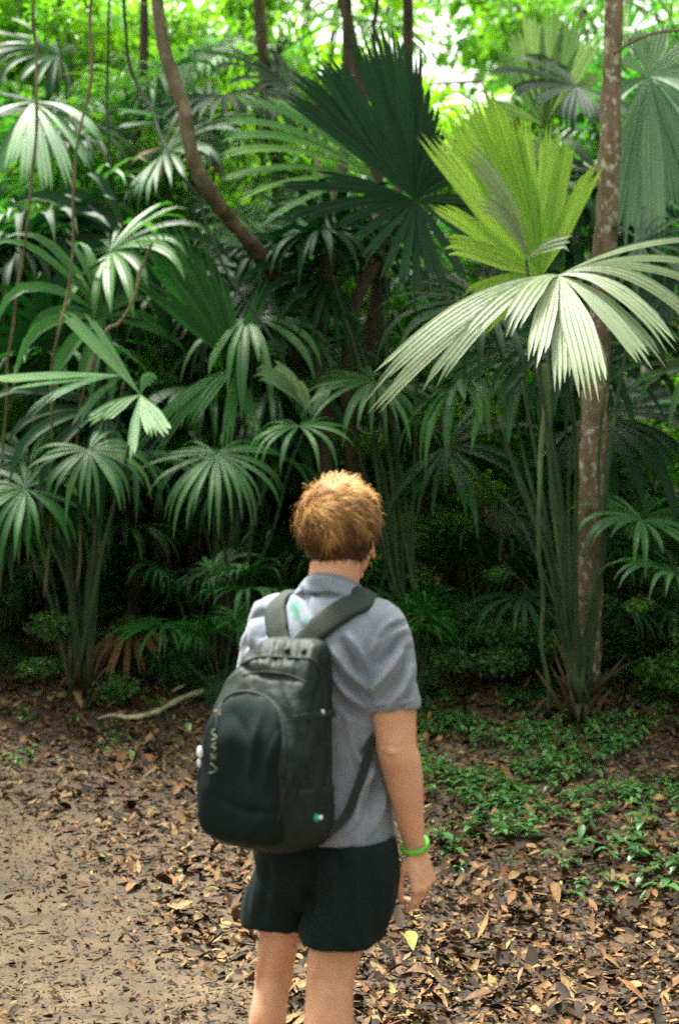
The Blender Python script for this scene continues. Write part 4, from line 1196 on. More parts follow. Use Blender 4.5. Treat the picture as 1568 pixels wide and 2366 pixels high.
def hand(mb, wrist, d, out, pal, curl, s=1.0, thumb_side=1, thumb_curl=0.5):
    """d: along the palm, out: towards the little-finger side, pal: palm facing"""
    d = d.normalized(); out = (out - d * out.dot(d)).normalized(); pal = d.cross(out) * (1 if d.cross(out).dot(pal) > 0 else -1)
    # palm: a flattened block made of five overlapping metacarpal tubes
    roots = []
    for i, (o_, L, r) in enumerate([(-0.030, .088, .0125), (-0.010, .092, .0125), (0.010, .088, .012), (0.028, .080, .011)]):
        a = wrist + out * (o_ * 0.55) * s; k = wrist + d * (L * s) + out * (o_ * s) - pal * (0.004 * s)
        stube(mb, [row(a, r * 1.15 * s, r * 1.15 * s), row(lerp(a, k, .5), r * 1.2 * s, r * 1.2 * s), row(k, r * s, r * s)], n=4, sides=12)
        ball(mb, k - pal * 0.002, r * 1.02 * s, 8)
        roots.append(k)
    ball(mb, wrist + d * (0.045 * s) + pal * (0.004 * s), (.034 * s, .04 * s, .014 * s), 10, (out, d, pal))
    for i, (k, L, r) in enumerate(zip(roots, (.076, .086, .080, .062), (.0094, .0098, .0092, .0082))):
        ang = 0; q = k.copy(); pts = [row(k - d * 0.01, r * s, r * s), row(k, r * 1.08 * s, r * 1.08 * s)]
        spread = out * ((i - 1.4) * 0.05)
        for seg, (fr, cu) in enumerate(zip((.44, .31, .25), curl[i])):
            ang += cu
            dd = (d * math.cos(ang) + pal * math.sin(ang) + spread).normalized()
            q2 = q + dd * (L * fr * s)
            pts.append(row(lerp(q, q2, .5), r * .93 * s, r * .93 * s)); pts.append(row(q2, r * (1.0 if seg < 2 else .72) * s, r * (1.0 if seg < 2 else .72) * s))
            q = q2
        stube(mb, pts, n=3, sides=12)
        ball(mb, q, r * .74 * s, 8)
    # thumb leaves the side of the palm
    b0 = wrist + d * (0.022 * s) - out * (0.026 * s) * thumb_side + pal * 0.006
    t1_ = b0 + (d * 0.75 - out * 0.45 * thumb_side + pal * 0.5).normalized() * (.042 * s)
    t2_ = t1_ + (d * 0.95 - out * 0.1 * thumb_side + pal * thumb_curl).normalized() * (.033 * s)
    t3_ = t2_ + (d * 0.9 + out * 0.1 * thumb_side + pal * thumb_curl).normalized() * (.026 * s)
    stube(mb, [row(b0, .014 * s, .014 * s), row(lerp(b0, t1_, .5), .0145 * s, .0145 * s), row(t1_, .0115 * s, .0115 * s), row(lerp(t1_, t2_, .5), .0105 * s, .0105 * s), row(t2_, .0108 * s, .0108 * s), row(t3_, .0078 * s, .0078 * s)], n=4, sides=12)
    ball(mb, t3_, .008 * s, 8)


hm = MB()
# right hand: back of the hand to the camera, fingers curling to the left, thumb on the left side
hand(hm, lerp(el, wr, 1.04), V((0.20, -0.02, -1)), V((0.72, 0.62, 0.15)), V((-0.7, 0.7, 0)),
     [(.35, .5, .35), (.6, .8, .5), (.75, .95, .55), (.85, 1.0, .55)], 1.0, 1, 0.15)
# turn the knuckle row so that the fingers fold leftwards
hand(hm, wrl, (AX * 0.8 + AY * 0.5 + V((0, 0, 0.1))), V((0, 0, -1)), -AY, [(.5, .8, .5)] * 4, 0.98, 1, 0.4)
for a_ in ('v',):
    off = len(mb.v)
mb.v += hm.v; mb.f += [tuple(i + off for i in f) for f in hm.f]; mb.a += hm.a; mb.uv += hm.uv
body_me = fuse(mb, 0.0042, 5, 0.5)
body = link('body', body_me, M['skin'], person)
BODY_LINES = [([(878, 1716), (905, 1730), (938, 1720)], -.0014, .007), ([(880, 1745), (905, 1752), (930, 1745)], -.001, .006), ([(893, 1735), (915, 1738)], .003, .01), ([(705, 2258), (760, 2268), (815, 2255)], -.0012, .007), ([(596, 2246), (636, 2258), (674, 2246)], -.0012, .007),
              ([(715, 2200), (722, 2260), (712, 2330)], .004, .01), ([(808, 2200), (806, 2260), (800, 2330)], .004, .01), ([(755, 2290), (748, 2366)], .004, .02), ([(960, 2000), (975, 2040)], .002, .004), ([(950, 2005), (958, 2050)], -.0015, .004)]
for s in (-1, 1):
    em = MB(); ball(em, HD + HY * 0.073 - HZ * 0.002 + HX * (0.03 * s), 0.0115, 8, (HX, HY, HZ))
    em.build('eye', M['eye'], person)

# --- shirt ------------------------------------------------------------
mb = MB()
srings(mb, [(-0.012, 0.0, 0.858, .184, .142), (-0.010, 0.0, 0.90, .178, .138), (-0.004, 0, 0.97, .167, .128), (0, 0.0, 1.06, .160, .120), (0.0, -0.004, 1.18, .168, .124), (0.0, -0.012, 1.29, .186, .128),
            (0.003, -0.014, 1.352, .192, .115), (0.008, -0.012, 1.402, .165, .096), (0.015, -0.006, 1.438, .110, .078), (0.02, 0.0, 1.450, .078, .060), (0.022, 0.0, 1.458, .060, .05)])
def sleeve(s0, e0, inner, endt, r0, r1, r2, sx):
    d_ = (e0 - s0)
    rows = [row(s0 + inner * 0.06 + V((0, 0, 0.005)), .055, .062), row(s0 + inner * 0.012 + V((0, 0, 0.006)), r0 * .97, r0), row(lerp(s0, e0, endt * .3), r0, r0 * 1.02), row(lerp(s0, e0, endt * .65), r1, r1), row(lerp(s0, e0, endt * .97), r2, r2), row(lerp(s0, e0, endt), r2 * 1.01, r2 * 1.01)]
    stube(mb, rows, n=6, sides=28)
slR = at(911, 1640, 3.385)
sleeve(sh + V((-0.002, 0, -0.012)), slR, -AX, 1.0, .060, .062, .062, 1)
sleeve(shl + V((0, 0, -0.004)), ell, AX, 0.72, .058, .059, .064, -1)
rings(mb, [(B(0.016, -0.004, 1.425), .098, .078), (B(0.018, -0.003, 1.445), .084, .075), (B(0.021, -0.002, 1.462), .0715, .0735), (B(0.021, -0.002, 1.468), .069, .072)], ya=AY + V((0, 0, -0.42)))
shirt_me = fuse(mb, 0.0042, 6, 0.5)

FOLDS = [  # (pixels of the 1568 frame, amplitude in m, width in m): creases on the side that shows
    ([(768, 1500), (800, 1545), (835, 1580), (850, 1598)], .009, .008), ([(760, 1530), (790, 1570), (845, 1612)], -.009, .008),
    ([(790, 1480), (815, 1520), (838, 1560)], -.009, .007), ([(805, 1468), (830, 1505), (848, 1550)], .008, .008),
    ([(775, 1560), (800, 1600), (850, 1640)], .009, .009), ([(770, 1590), (795, 1628), (845, 1665)], -.007, .009),
    ([(935, 1470), (905, 1500), (870, 1540)], -.008, .009), ([(925, 1510), (893, 1560), (862, 1600)], .007, .009), ([(945, 1500), (925, 1560), (880, 1620)], -.007, .008),
    ([(950, 1540), (930, 1590), (895, 1640)], .006, .009), ([(958, 1570), (940, 1610), (925, 1640)], -.006, .007),
    ([(905, 1440), (880, 1470), (862, 1510)], .005, .01), ([(935, 1440), (900, 1452), (875, 1480)], -.005, .008),
    ([(812, 1680), (835, 1740), (860, 1720)], -.007, .01), ([(800, 1650), (820, 1720), (850, 1800)], .006, .01), ([(870, 1760), (845, 1800), (820, 1850)], .008, .009), ([(880, 1790), (860, 1840), (835, 1890)], -.008, .009),
    ([(885, 1830), (870, 1880), (850, 1930)], .007, .009), ([(830, 1840), (820, 1890), (800, 1930)], .006, .009), ([(860, 1720), (870, 1770), (872, 1830)], -.006, .009),
    ([(695, 1360), (705, 1395), (718, 1440)], -.003, .007), ([(705, 1355), (722, 1385), (735, 1425)], .003, .008), ([(675, 1380), (690, 1410), (705, 1450)], .003, .008),
    ([(575, 1420), (572, 1460), (565, 1500)], -.010, .009), ([(598, 1400), (590, 1450), (585, 1500)], .009, .009), ([(560, 1440), (558, 1470), (556, 1500)], .006, .008), ([(612, 1420), (607, 1460), (603, 1480)], -.007, .008),
    ([(730, 1355), (760, 1375), (800, 1388)], -.0018, .008),
]


def crease(me, folds, nz_amp=0.004, nz_scale=9, mult=1.0, drape_amp=0.0):
    nv = len(me.vertices)
    co = np.empty(nv * 3); me.vertices.foreach_get('co', co); co = co.reshape(-1, 3)
    no = np.empty(nv * 3); me.vertices.foreach_get('normal', no); no = no.reshape(-1, 3)
    px = 784 + co[:, 0] / co[:, 1] * FPX; py = 1183 - (co[:, 2] - CAM_H) / co[:, 1] * FPX
    view = co - np.array([0, 0, CAM_H]); view /= np.linalg.norm(view, axis=1)[:, None]
    facing = np.clip(-(view * no).sum(1) * 2.5 + 0.6, 0, 1)
    disp = np.zeros(nv)
    for pts, amp, wd in folds:
        pts = np.array([q[:2] for q in spline([V((a_, b_, 0)) for a_, b_ in pts], 6)])
        best = np.full(nv, 1e9); tt = np.zeros(nv)
        m_ = len(pts) - 1
        for i in range(m_):
            a_, b_ = pts[i], pts[i + 1]; ab = b_ - a_
            t_ = np.clip(((px - a_[0]) * ab[0] + (py - a_[1]) * ab[1]) / (ab @ ab), 0, 1)
            dd = np.hypot(px - a_[0] - t_ * ab[0], py - a_[1] - t_ * ab[1])
            k = dd < best
            best[k] = dd[k]; tt[k] = (i + t_[k]) / m_
        wpx = wd * FPX / 3.4
        disp += mult * amp * np.exp(-(best / wpx) ** 2) * np.sin(np.clip(tt * 0.9 + 0.08, 0, 1) * np.pi) ** 0.5 * facing
    nz = np.array([noise.noise(V(c_) * nz_scale) + 0.5 * noise.noise(V(c_) * nz_scale * 2.3) for c_ in co])
    if drape_amp:      # thin upright wrinkles of slack cloth
        nz2 = np.array([1 - 2 * abs(noise.noise(V((c_[0] * 20 + 0.25 * math.sin(c_[2] * 30), c_[1] * 20, c_[2] * 4.5)))) for c_ in co])
        disp += drape_amp * nz2
    co = co + no * (disp + nz * nz_amp)[:, None]
    me.vertices.foreach_set('co', co.ravel()); me.update()


crease(shirt_me, FOLDS, 0.0045, 10, 2.3)
shirt = link('t_shirt', shirt_me, M['jersey'], person)
shirt_bvh = bvh_of(shirt_me)
crease(body_me, BODY_LINES, 0.0012, 14)


def tuck(me, bvh, cond, gap=0.006):
    for v in me.vertices:
        if not cond(v.co): continue
        h, no_, i, d_ = bvh.find_nearest(v.co)
        if h is None or d_ > 0.09: continue
        if (v.co - h).dot(no_) > -gap: v.co = h - no_ * gap


def seg_dist(c, a, b):
    t_ = max(0, min(1, (c - a).dot(b - a) / (b - a).length_squared))
    return (c - a - (b - a) * t_).length


def under_shirt(c):
    cut = lerp(sh, el, 0.62)
    if seg_dist(c, cut, el) < 0.062 or seg_dist(c, el, wr) < 0.062:
        if (c - cut).dot(el - sh) > 0 and (c - B(0, 0, c.z)).length > 0.150: return False
    if c.z < 0.90 or c.z > 1.462 + (0.028 if (c - B(0.02, 0, c.z)).dot(AY) < -0.02 else 0): return False
    t_ = (c - sh).dot((slR - sh).normalized()) / (slR - sh).length
    onarm = (c - lerp(sh, slR, t_)).length < 0.075
    if onarm and t_ > 0.93 and (c - B(0, 0, c.z)).length > 0.175: return False
    if (c - B(0, 0, c.z)).length > 0.25 and c.z < 1.15: return False
    tl_ = (c - shl).dot((ell - shl).normalized()) / (ell - shl).length
    if (c - lerp(shl, ell, tl_)).length < 0.07 and tl_ > 0.66: return False
    if (c - B(-0.13, 0.22, 1.12)).length < 0.24 and (c - B(0, 0, c.z)).dot(AY) > 0.09: return False
    return True


tuck(body_me, shirt_bvh, under_shirt, 0.020)
tuck(body_me, shirt_bvh, under_shirt, 0.014)
tuck(body_me, shirt_bvh, under_shirt, 0.010)
# rib collar, sleeve hems and bottom hem
cm = MB()
ctr = B(0.021, -0.002, 1.466)
def hoop(mbx, ctr, X, Y, rx, ry, r, n_=48, squash=1.6, tiltz=None):
    pts = [ctr + X * (rx * math.cos(a)) + Y * (ry * math.sin(a)) for a in np.linspace(0, 2 * math.pi, n_ + 1)]
    nrm = X.cross(Y)
    tube(mbx, pts, [(r * squash, r)] * len(pts), 10, xref=nrm)
hoop(cm, ctr + V((0, 0, 0.002)), AX, (AY + V((0, 0, -0.42))).normalized(), .0665, .0700, .0030, squash=3.2)
cm.build('collar', M['rib'], shirt)
d_ = (slR - sh).normalized(); X_ = d_.cross(V((0, 1, 0))).normalized(); Y_ = d_.cross(X_)
cm = MB(); hoop(cm, slR + d_ * -0.020, X_, Y_, .0628, .0628, .0016, squash=4.0)
cm.build('sleeve_hem', M['jersey'], shirt)

# --- shorts ------------------------------------------------------------
mb = MB()
srings(mb, [(-0.01, 0, 0.98, .140, .105), (-0.012, 0, 0.92, .155, .115), (-0.012, 0, 0.87, .166, .124), (-0.01, 0, 0.82, .182, .136), (-0.005, 0, 0.76, .178, .130), (-0.03, 0, 0.70, .15, .085), (-0.04, 0, 0.665, .11, .05)])
hR = at(788, 2164, 3.43); hL = at(632, 2128, 3.58)
def up(q, dz): return V((q.x, q.y, q.z + dz))
stube(mb, [row(B(0.09, 0, 0.86), .085, .12), row(B(0.09, 0, 0.78), .098, .125), row(up(lerp(hR, B(0.09, 0, .78), .4), 0), .100, .112), row(up(hR, 0.02), .099, .106), row(up(hR, -0.004), .0985, .105)], n=6, sides=36, xref=(1, 0, 0))
stube(mb, [row(B(-0.09, 0, 0.86), .085, .12), row(B(-0.095, 0, 0.78), .090, .118), row(up(lerp(hL, B(-0.095, 0, .78), .4), 0), .088, .104), row(up(hL + V((.006, 0, 0)), 0.02), .088, .098), row(up(hL + V((.006, 0, 0)), -0.004), .0875, .097)], n=6, sides=36, xref=(1, 0, 0))
sm = fuse(mb, 0.005, 5, 0.5)
crease(sm, [([(720, 1960), (715, 2060), (705, 2150)], -.012, .014), ([(760, 2000), (780, 2090), (790, 2180)], .006, .016), ([(850, 1980), (860, 2080), (868, 2180)], -.006, .014), ([(620, 2000), (610, 2080), (600, 2130)], -.006, .014),
            ([(820, 1990), (825, 2100), (835, 2190)], .005, .012)], 0.005, 8, 1.6, 0.004)
link('shorts', sm, M['shorts'], person)
tuck(body_me, bvh_of(sm), lambda c: (seg_dist(c, el, wr + (wr - el) * 0.8) > 0.075 and 0.66 < c.z < 0.92 and (c - B(-0.01, 0, c.z)).length < 0.215))

# --- bracelet, shoes
cm = MB()
d_ = (wr - el).normalized()
c_ = lerp(el, wr, 0.985)
X_ = (V((1, 0, 0.22)) - d_ * V((1, 0, 0.22)).dot(d_)).normalized(); Y_ = (V((0, -0.9, -0.5))).normalized()
pts = [c_ + X_ * (.0325 * math.cos(a)) + Y_ * (.030 * math.sin(a)) for a in np.linspace(0, 2 * math.pi, 61)]
tube(cm, pts, [(.0068 + .0008 * math.sin(i * 2.1), .004) for i in range(61)], 10, xref=d_)
cm.build('bracelet', M['bracelet'], person)
for a_ in (aR, aL):
    ft = V((0.25, 0.97, 0)).normalized(); sx = V((ft.y, -ft.x, 0)); g0 = gz(a_.x, a_.y)
    mb = MB()
    q0 = V((a_.x, a_.y, g0))
    stube(mb, [row(q0 - ft * .065 + V((0, 0, .05)), .03, .035), row(q0 - ft * .03 + V((0, 0, .052)), .04, .042), row(q0 + ft * .06 + V((0, 0, .05)), .043, .04), row(q0 + ft * .14 + V((0, 0, .042)), .048, .03), row(q0 + ft * .195 + V((0, 0, .036)), .035, .02)], n=5, xref=sx)
    stube(mb, [row(q0 + V((0, 0, .05)), .04, .05), row(q0 + V((0, 0, .085)), .041, .048), row(q0 + V((0, 0, .10)), .042, .048)], n=4, xref=sx)
    so = link('shoe', fuse(mb, 0.005, 3), M['shoe'], person)
    mb = MB()
    stube(mb, [row(q0 - ft * .085 + V((0, 0, .016)), .028, .014), row(q0 - ft * .05 + V((0, 0, .016)), .04, .015), row(q0 + ft * .06 + V((0, 0, .016)), .044, .015), row(q0 + ft * .15 + V((0, 0, .016)), .05, .015), row(q0 + ft * .205 + V((0, 0, .018)), .034, .013)], n=5, xref=sx)
    mb.build('sole', M['sole'], so)

# --- hair -----------------------------------------------------------------
m, n, p = new_mat('ginger_hair')
at_ = n.nodes.new('ShaderNodeAttribute'); at_.attribute_name = 'var'
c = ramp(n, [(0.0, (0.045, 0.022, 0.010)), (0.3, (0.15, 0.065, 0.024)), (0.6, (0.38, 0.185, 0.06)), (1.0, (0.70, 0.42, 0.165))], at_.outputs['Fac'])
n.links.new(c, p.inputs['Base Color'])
p.inputs['Roughness'].default_value = 0.55
p.inputs['Specular IOR Level'].default_value = 0.2
M['hair'] = m
HC = HD + HZ * 0.022 - HY * 0.008
rx, ry, rz = .0805, .098, .107


def scalp(u):
    """point on the hair mass for a unit direction in head axes"""
    return HC + HX * (u[0] * rx) + HY * (u[1] * ry) + HZ * (u[2] * rz)


def has_hair(u):
    # hairline: front above the brow, round the ears, nape low at the back
    f = u[1]
    if f > 0.25: return u[2] > 0.35 + 0.5 * (f - 0.25)
    if abs(u[0]) > 0.75 and f > -0.1: return u[2] > -0.42
    return u[2] > -0.86 + 0.25 * max(0, f + 0.4)


mb = MB()
NS, NR_ = 56, 40
vs = []; keep = {}
for i in range(NR_ + 1):
    th = math.pi * 0.86 * i / NR_
    for k in range(NS):
        ph = 2 * math.pi * k / NS
        u = (math.sin(th) * math.cos(ph), math.sin(th) * math.sin(ph), math.cos(th))
        hh = has_hair(u)
        s = 1.0 + (0.06 + 0.05 * noise.noise(V(u) * 4.0) + 0.03 * noise.noise(V(u) * 9.0)) * (1 if hh else -2.5)
        if u[2] < -0.45: s -= 0.10 * (-0.45 - u[2]) * 2.2
        vs.append(HC + HX * (u[0] * rx * s) + HY * (u[1] * ry * s) + HZ * (u[2] * rz * s))
fs = [(i * NS + k, (i + 1) * NS + k, (i + 1) * NS + (k + 1) % NS, i * NS + (k + 1) % NS) for i in range(NR_) for k in range(NS)]
mb.add(vs, fs, 0.18)
hr = random.Random(3)
whorl = V((-0.45, -0.55, 0.70)).normalized()
for i in range(23000):
    while True:
        u = V((hr.gauss(0, 1), hr.gauss(0, 1), hr.gauss(0, 1))).normalized()
        if has_hair(u + V((0, 0, hr.gauss(0, 0.06)))) and u[2] > -0.93: break
    # growth direction: away from the whorl, then down; swept sideways on top
    away = (u - whorl); away = (away - u * away.dot(u))
    if away.length < 0.05: away = u.cross(whorl) + V((0.1, 0, 0))
    away.normalize()
    swirl = whorl.cross(u); swirl = swirl.normalized() if swirl.length > 0.01 else V((1, 0, 0))
    down = V((0, 0, -1)) - u * (-u[2]); down = down.normalized() if down.length > 0.05 else away
    top = smooth01(-0.1, 0.55, u[2])
    cl = V((round(u[0] * 5.5) / 5.5, round(u[1] * 5.5) / 5.5, round(u[2] * 5.5) / 5.5))
    nzv = V((noise.noise(u * 3.1), noise.noise(u * 3.1 + V((7, 0, 0))), noise.noise(u * 3.1 + V((0, 9, 0)))))
    d_ = (away * 0.7 + swirl * 0.55 * top + down * (1.1 * (1 - top) + 0.15) + nzv * 1.25 + V((hr.gauss(0, .1), hr.gauss(0, .1), hr.gauss(0, .1))))
    d_ = (d_ - u * d_.dot(u)).normalized()
    L = (0.022 + 0.036 * smooth01(-0.6, 0.4, u[2])) * (0.7 + 0.6 * hr.random())
    lift0 = 0.006 + 0.014 * smooth01(-0.4, 0.5, u[2]) * (0.4 + 0.8 * hr.random())
    s_taper = 1 - (0.22 * (-0.45 - u[2]) if u[2] < -0.45 else 0)
    q = V((u[0] * rx, u[1] * ry, u[2] * rz)) * (s_taper * 0.99)
    uu = V((u[0] / rx, u[1] / ry, u[2] / rz)).normalized()
    pts = []
    stick = 1.0 if hr.random() > 0.06 else 1.5 + 2.0 * hr.random()
    clump = noise.noise(u * 6.5) + 0.5
    layer = hr.random() * (0.03 + 0.10 * smooth01(-0.7, 0.3, u[2])) + 0.10 * noise.noise(u * 3.4) * smooth01(-0.7, 0.2, u[2])
    curl = hr.gauss(0, 0.2) + 0.9 * noise.noise(u * 5.0 + V((3, 3, 3)))
    for k in range(5):
        t = k / 4
        pt = q + d_ * (L * t) + uu * (lift0 * stick * math.sin(t * 2.2)) + d_.cross(uu) * (L * curl * t * t)
        # keep to the head's curve
        e = math.sqrt((pt[0] / rx) ** 2 + (pt[1] / ry) ** 2 + (pt[2] / rz) ** 2)
        tgt = s_taper * (1.0 + layer + (0.06 + 0.05 * clump) * math.sin(t * 2.7) + (stick - 1) * 0.06 * t)
        pt = pt * ((tgt * 0.7 + e * 0.3) / e) if e > 0 else pt
        pts.append(pt)
    wdt = 0.0007 + 0.0006 * hr.random()
    sd_ = d_.cross(uu).normalized()
    vv = []
    for k, pt in enumerate(pts):
        ww = wdt * (1 - (k / 4) ** 2 * 0.85)
        for sg in (-1, 1):
            x = pt + sd_ * (ww * sg)
            vv.append(HC + HX * x[0] + HY * x[1] + HZ * x[2])
    va = min(1, max(0, 0.0 + 0.70 * smooth01(-0.42, 0.85, u[2]) + 0.55 * noise.noise(u * 4.5 + V((1, 5, 2))) + hr.gauss(0, 0.10)))  # darker nape hair, plus light from above painted as paler top strands
    mb.add(vv, [(2 * k, 2 * k + 1, 2 * k + 3, 2 * k + 2) for k in range(4)], va)
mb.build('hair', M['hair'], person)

# ------------------------------------------------------------------ the backpack
bp = empty('backpack', B(-0.035, -0.22, 0.86), 'black nylon backpack with a domed front pocket worn on the hiker\'s back', 'backpack')


def plan(rows, sides=44, power=4.0, n=5):
    mb = MB()
    rows = spline(rows, n)
    rings(mb, [(B(*q[:3]), q[3], q[4]) for q in rows], sides=sides, power=power)
    return mb


mbp = plan([(-0.03, -0.205, 0.872, .085, .06), (-0.03, -0.208, 0.885, .122, .088), (-0.03, -0.212, 0.915, .136, .100), (-0.03, -0.217, 0.98, .140, .106), (-0.03, -0.217, 1.08, .138, .105), (-0.03, -0.202, 1.18, .130, .089),
            (-0.022, -0.182, 1.255, .118, .066), (-0.010, -0.165, 1.312, .100, .045), (-0.006, -0.156, 1.338, .082, .032), (-0.004, -0.150, 1.350, .055, .018)])
pk = fuse(mbp, 0.005, 4)
crease(pk, [([(600, 1600), (650, 1640), (690, 1720)], -.005, .009), ([(660, 1600), (690, 1660), (705, 1760)], .006, .009), ([(610, 1480), (600, 1530), (590, 1570)], .006, .007), ([(640, 1480), (632, 1530), (625, 1570)], -.008, .007), ([(668, 1478), (662, 1520), (655, 1575)], .008, .008), ([(695, 1482), (690, 1530), (680, 1590)], -.008, .007),
            ([(720, 1490), (712, 1540), (700, 1600)], .008, .008), ([(745, 1510), (738, 1570), (722, 1640)], -.007, .007), ([(765, 1540), (752, 1620), (735, 1700)], .007, .008), ([(700, 1620), (690, 1700), (665, 1790)], -.006, .008),
            ([(730, 1650), (712, 1740), (690, 1820)], .006, .008), ([(560, 1540), (600, 1560), (700, 1575)], -.008, .008), ([(545, 1520), (600, 1535), (690, 1548)], .005, .009), ([(670, 1800), (650, 1850), (640, 1900)], .005, .01), ([(700, 1780), (720, 1840), (735, 1900)], -.006, .01), ([(690, 1690), (672, 1760), (668, 1830)], .006, .008), ([(755, 1700), (742, 1780), (725, 1850)], .005, .008), ([(770, 1650), (765, 1730), (755, 1800)], -.005, .007)], 0.005, 12, 0.75, 0.0035)
pack = link('main_bag', pk, M['nylon'], bp)
mbp = plan([(-0.045, -0.288, 0.895, .085, .03), (-0.045, -0.293, 0.915, .110, .036), (-0.045, -0.298, 0.97, .114, .038), (-0.045, -0.298, 1.05, .112, .037), (-0.045, -0.294, 1.13, .104, .034), (-0.045, -0.276, 1.185, .085, .030), (-0.045, -0.262, 1.215, .05, .024), (-0.045, -0.255, 1.225, .02, .015)], power=3.6)
fpm = fuse(mbp, 0.005, 4)
crease(fpm, [([(640, 1700), (620, 1760), (610, 1830)], .006, .01), ([(540, 1650), (570, 1700), (600, 1790)], -.004, .012), ([(600, 1640), (590, 1720), (570, 1800)], .004, .009), ([(500, 1840), (560, 1870), (640, 1880)], -.005, .01)], 0.005, 9, 1.0, 0.003)
fp = link('front_pocket', fpm, M['nylon_flat'], bp)
mbp = plan([(-0.170, -0.21, 0.90, .018, .05), (-0.173, -0.215, 0.92, .024, .068), (-0.173, -0.22, 1.0, .026, .070), (-0.171, -0.22, 1.09, .024, .066), (-0.168, -0.215, 1.115, .018, .06)], power=3, sides=30)
link('side_pocket', fuse(mbp, 0.005, 3), M['nylon_flat'], bp)
pack_bvh = bvh_of(pk); fp_bvh = bvh_of(fpm)
CAMP = V((0, 0, CAM_H))


def drape(px, py, trees, off=0.002, default=3.3):
    d_ = (at(px, py, 1.0) - CAMP).normalized()
    best = None
    for t_ in trees:
        h, nn, i, dist = t_.ray_cast(CAMP, d_)
        if h is not None and (best is None or dist < best[2]): best = (h, nn, dist)
    if best is None: return at(px, py, default), V((0, -1, 0))
    return best[0] - d_ * off, best[1]


def lie(mb, pix, trees, r, off=0.001, n=5):
    q = [V((a_, b_, 0)) for a_, b_ in pix]
    pts = [drape(s_[0], s_[1], trees, off)[0] for s_ in spline(q, n)]
    tube(mb, pts, r, 6)


# zips and seams
mb = MB(); lie(mb, [(500, 1690), (505, 1640), (530, 1606), (575, 1598), (620, 1615), (650, 1660), (658, 1720), (655, 1800)], [pack_bvh, fp_bvh], 0.003)
mb.build('zip', M['strap'], fp)
mb = MB(); lie(mb, [(556, 1535), (600, 1518), (680, 1520), (728, 1530), (748, 1600), (755, 1680), (757, 1780), (752, 1860)], [pack_bvh, fp_bvh], 0.0035)
z_ = mb.build('zip', M['strap'], pack)
for (px, py, r, mk) in [(745, 1645, .0045, 'white'), (716, 1663, .003, 'strap')]:
    q, _ = drape(px, py, [pack_bvh, fp_bvh], 0.004)
    mb = MB(); ball(mb, q, (r, r, r * 1.3), 8); mb.build('zip_pull', M[mk], pack)
# faded marks down the pocket edge
mb = MB()
for st in [[(497, 1641), (512, 1652)], [(511, 1640), (498, 1654)], [(504, 1638), (506, 1656)],
           [(499, 1686), (491, 1688), (490, 1696), (498, 1699), (499, 1707), (489, 1709)],
           [(499, 1716), (488, 1724), (499, 1729), (494, 1736)],
           [(490, 1742), (489, 1757)], [(498, 1741), (497, 1758)], [(490, 1750), (497, 1750)],
           [(488, 1764), (500, 1776), (495, 1783), (483, 1787)]]:
    lie(mb, st, [pack_bvh, fp_bvh], 0.0016, 0.0, 3)
mb.build('logo', M['print'], fp)
# clip tag on the left side and the teal fob on the right
q = at(462, 1738, 3.27)
mb = MB(); ball(mb, q, (.007, .006, .014), 8); ball(mb, at(460, 1764, 3.27), (.004, .004, .010), 8)
mb.build('side_tag', M['white'], bp)
q, _ = drape(731, 1889, [pack_bvh, fp_bvh], 0.006)
kf = empty('key_fob', q, 'small teal and white fob clipped low on the right of the backpack', 'key fob')
mb = MB(); tube(mb, [q + V((-.014, 0, -.006)), q, q + V((.004, 0, .003))], [.006, .009, .008], 10); mb.build('fob', M['teal'], kf)
mb = MB(); ball(mb, q + V((.009, -.004, .001)), .0055, 8); mb.build('bead', M['white'], kf)


def ribbon(name, pts, wid, thick, mat, parent, bvh=None, off=0.006, n=8, nrm0=None):
    pts = [V(q) for q in spline(pts, n)]
    nn = []
    if bvh is not None:
        P2 = []
        for q in pts:
            h, no_, i, d_ = bvh.find_nearest(q)
            if h is not None and d_ < 0.05:
                P2.append(h + no_ * off); nn.append(no_)
            else:
                P2.append(q); nn.append(None)
        pts = P2
    for _ in range(4):
        pts = [pts[0]] + [(pts[i - 1] + pts[i] * 2 + pts[i + 1]) / 4 for i in range(1, len(pts) - 1)] + [pts[-1]]
    nn = nn or [None] * len(pts)
    last = nrm0 or -AY
    for i in range(len(nn)):
        if nn[i] is None: nn[i] = last
        last = nn[i]
    for _ in range(5):
        nn = [nn[0]] + [(nn[i - 1] + nn[i] * 2 + nn[i + 1]).normalized() for i in range(1, len(nn) - 1)] + [nn[-1]]
    mb = MB(); vs = []; uv = []
    S = 14
    N_ = len(pts)
    for i, q in enumerate(pts):
        t_ = (pts[min(i + 1, N_ - 1)] - pts[max(i - 1, 0)]).normalized()
        w_ = t_.cross(nn[i]).normalized(); u_ = w_.cross(t_)
        if u_.dot(nn[i]) < 0: u_ = -u_
        W = wid[i * (len(wid) - 1) // (N_ - 1)] if hasattr(wid, '__len__') else wid
        for k in range(S):
            a = 2 * math.pi * k / S
            ca, sa = math.cos(a), math.sin(a)
            vs.append(q + w_ * (math.copysign(abs(ca) ** .45, ca) * W / 2) + u_ * (math.copysign(abs(sa) ** .6, sa) * thick / 2))
            uv.append((k / S, i / N_))
    fs = [(i * S + k, i * S + (k + 1) % S, (i + 1) * S + (k + 1) % S, (i + 1) * S + k) for i in range(N_ - 1) for k in range(S)]
    fs += [tuple(range(S))[::-1], tuple((N_ - 1) * S + k for k in range(S))]
    mb.add(vs, fs, 0.5, uv)
    return mb.build(name, M[mat], parent)


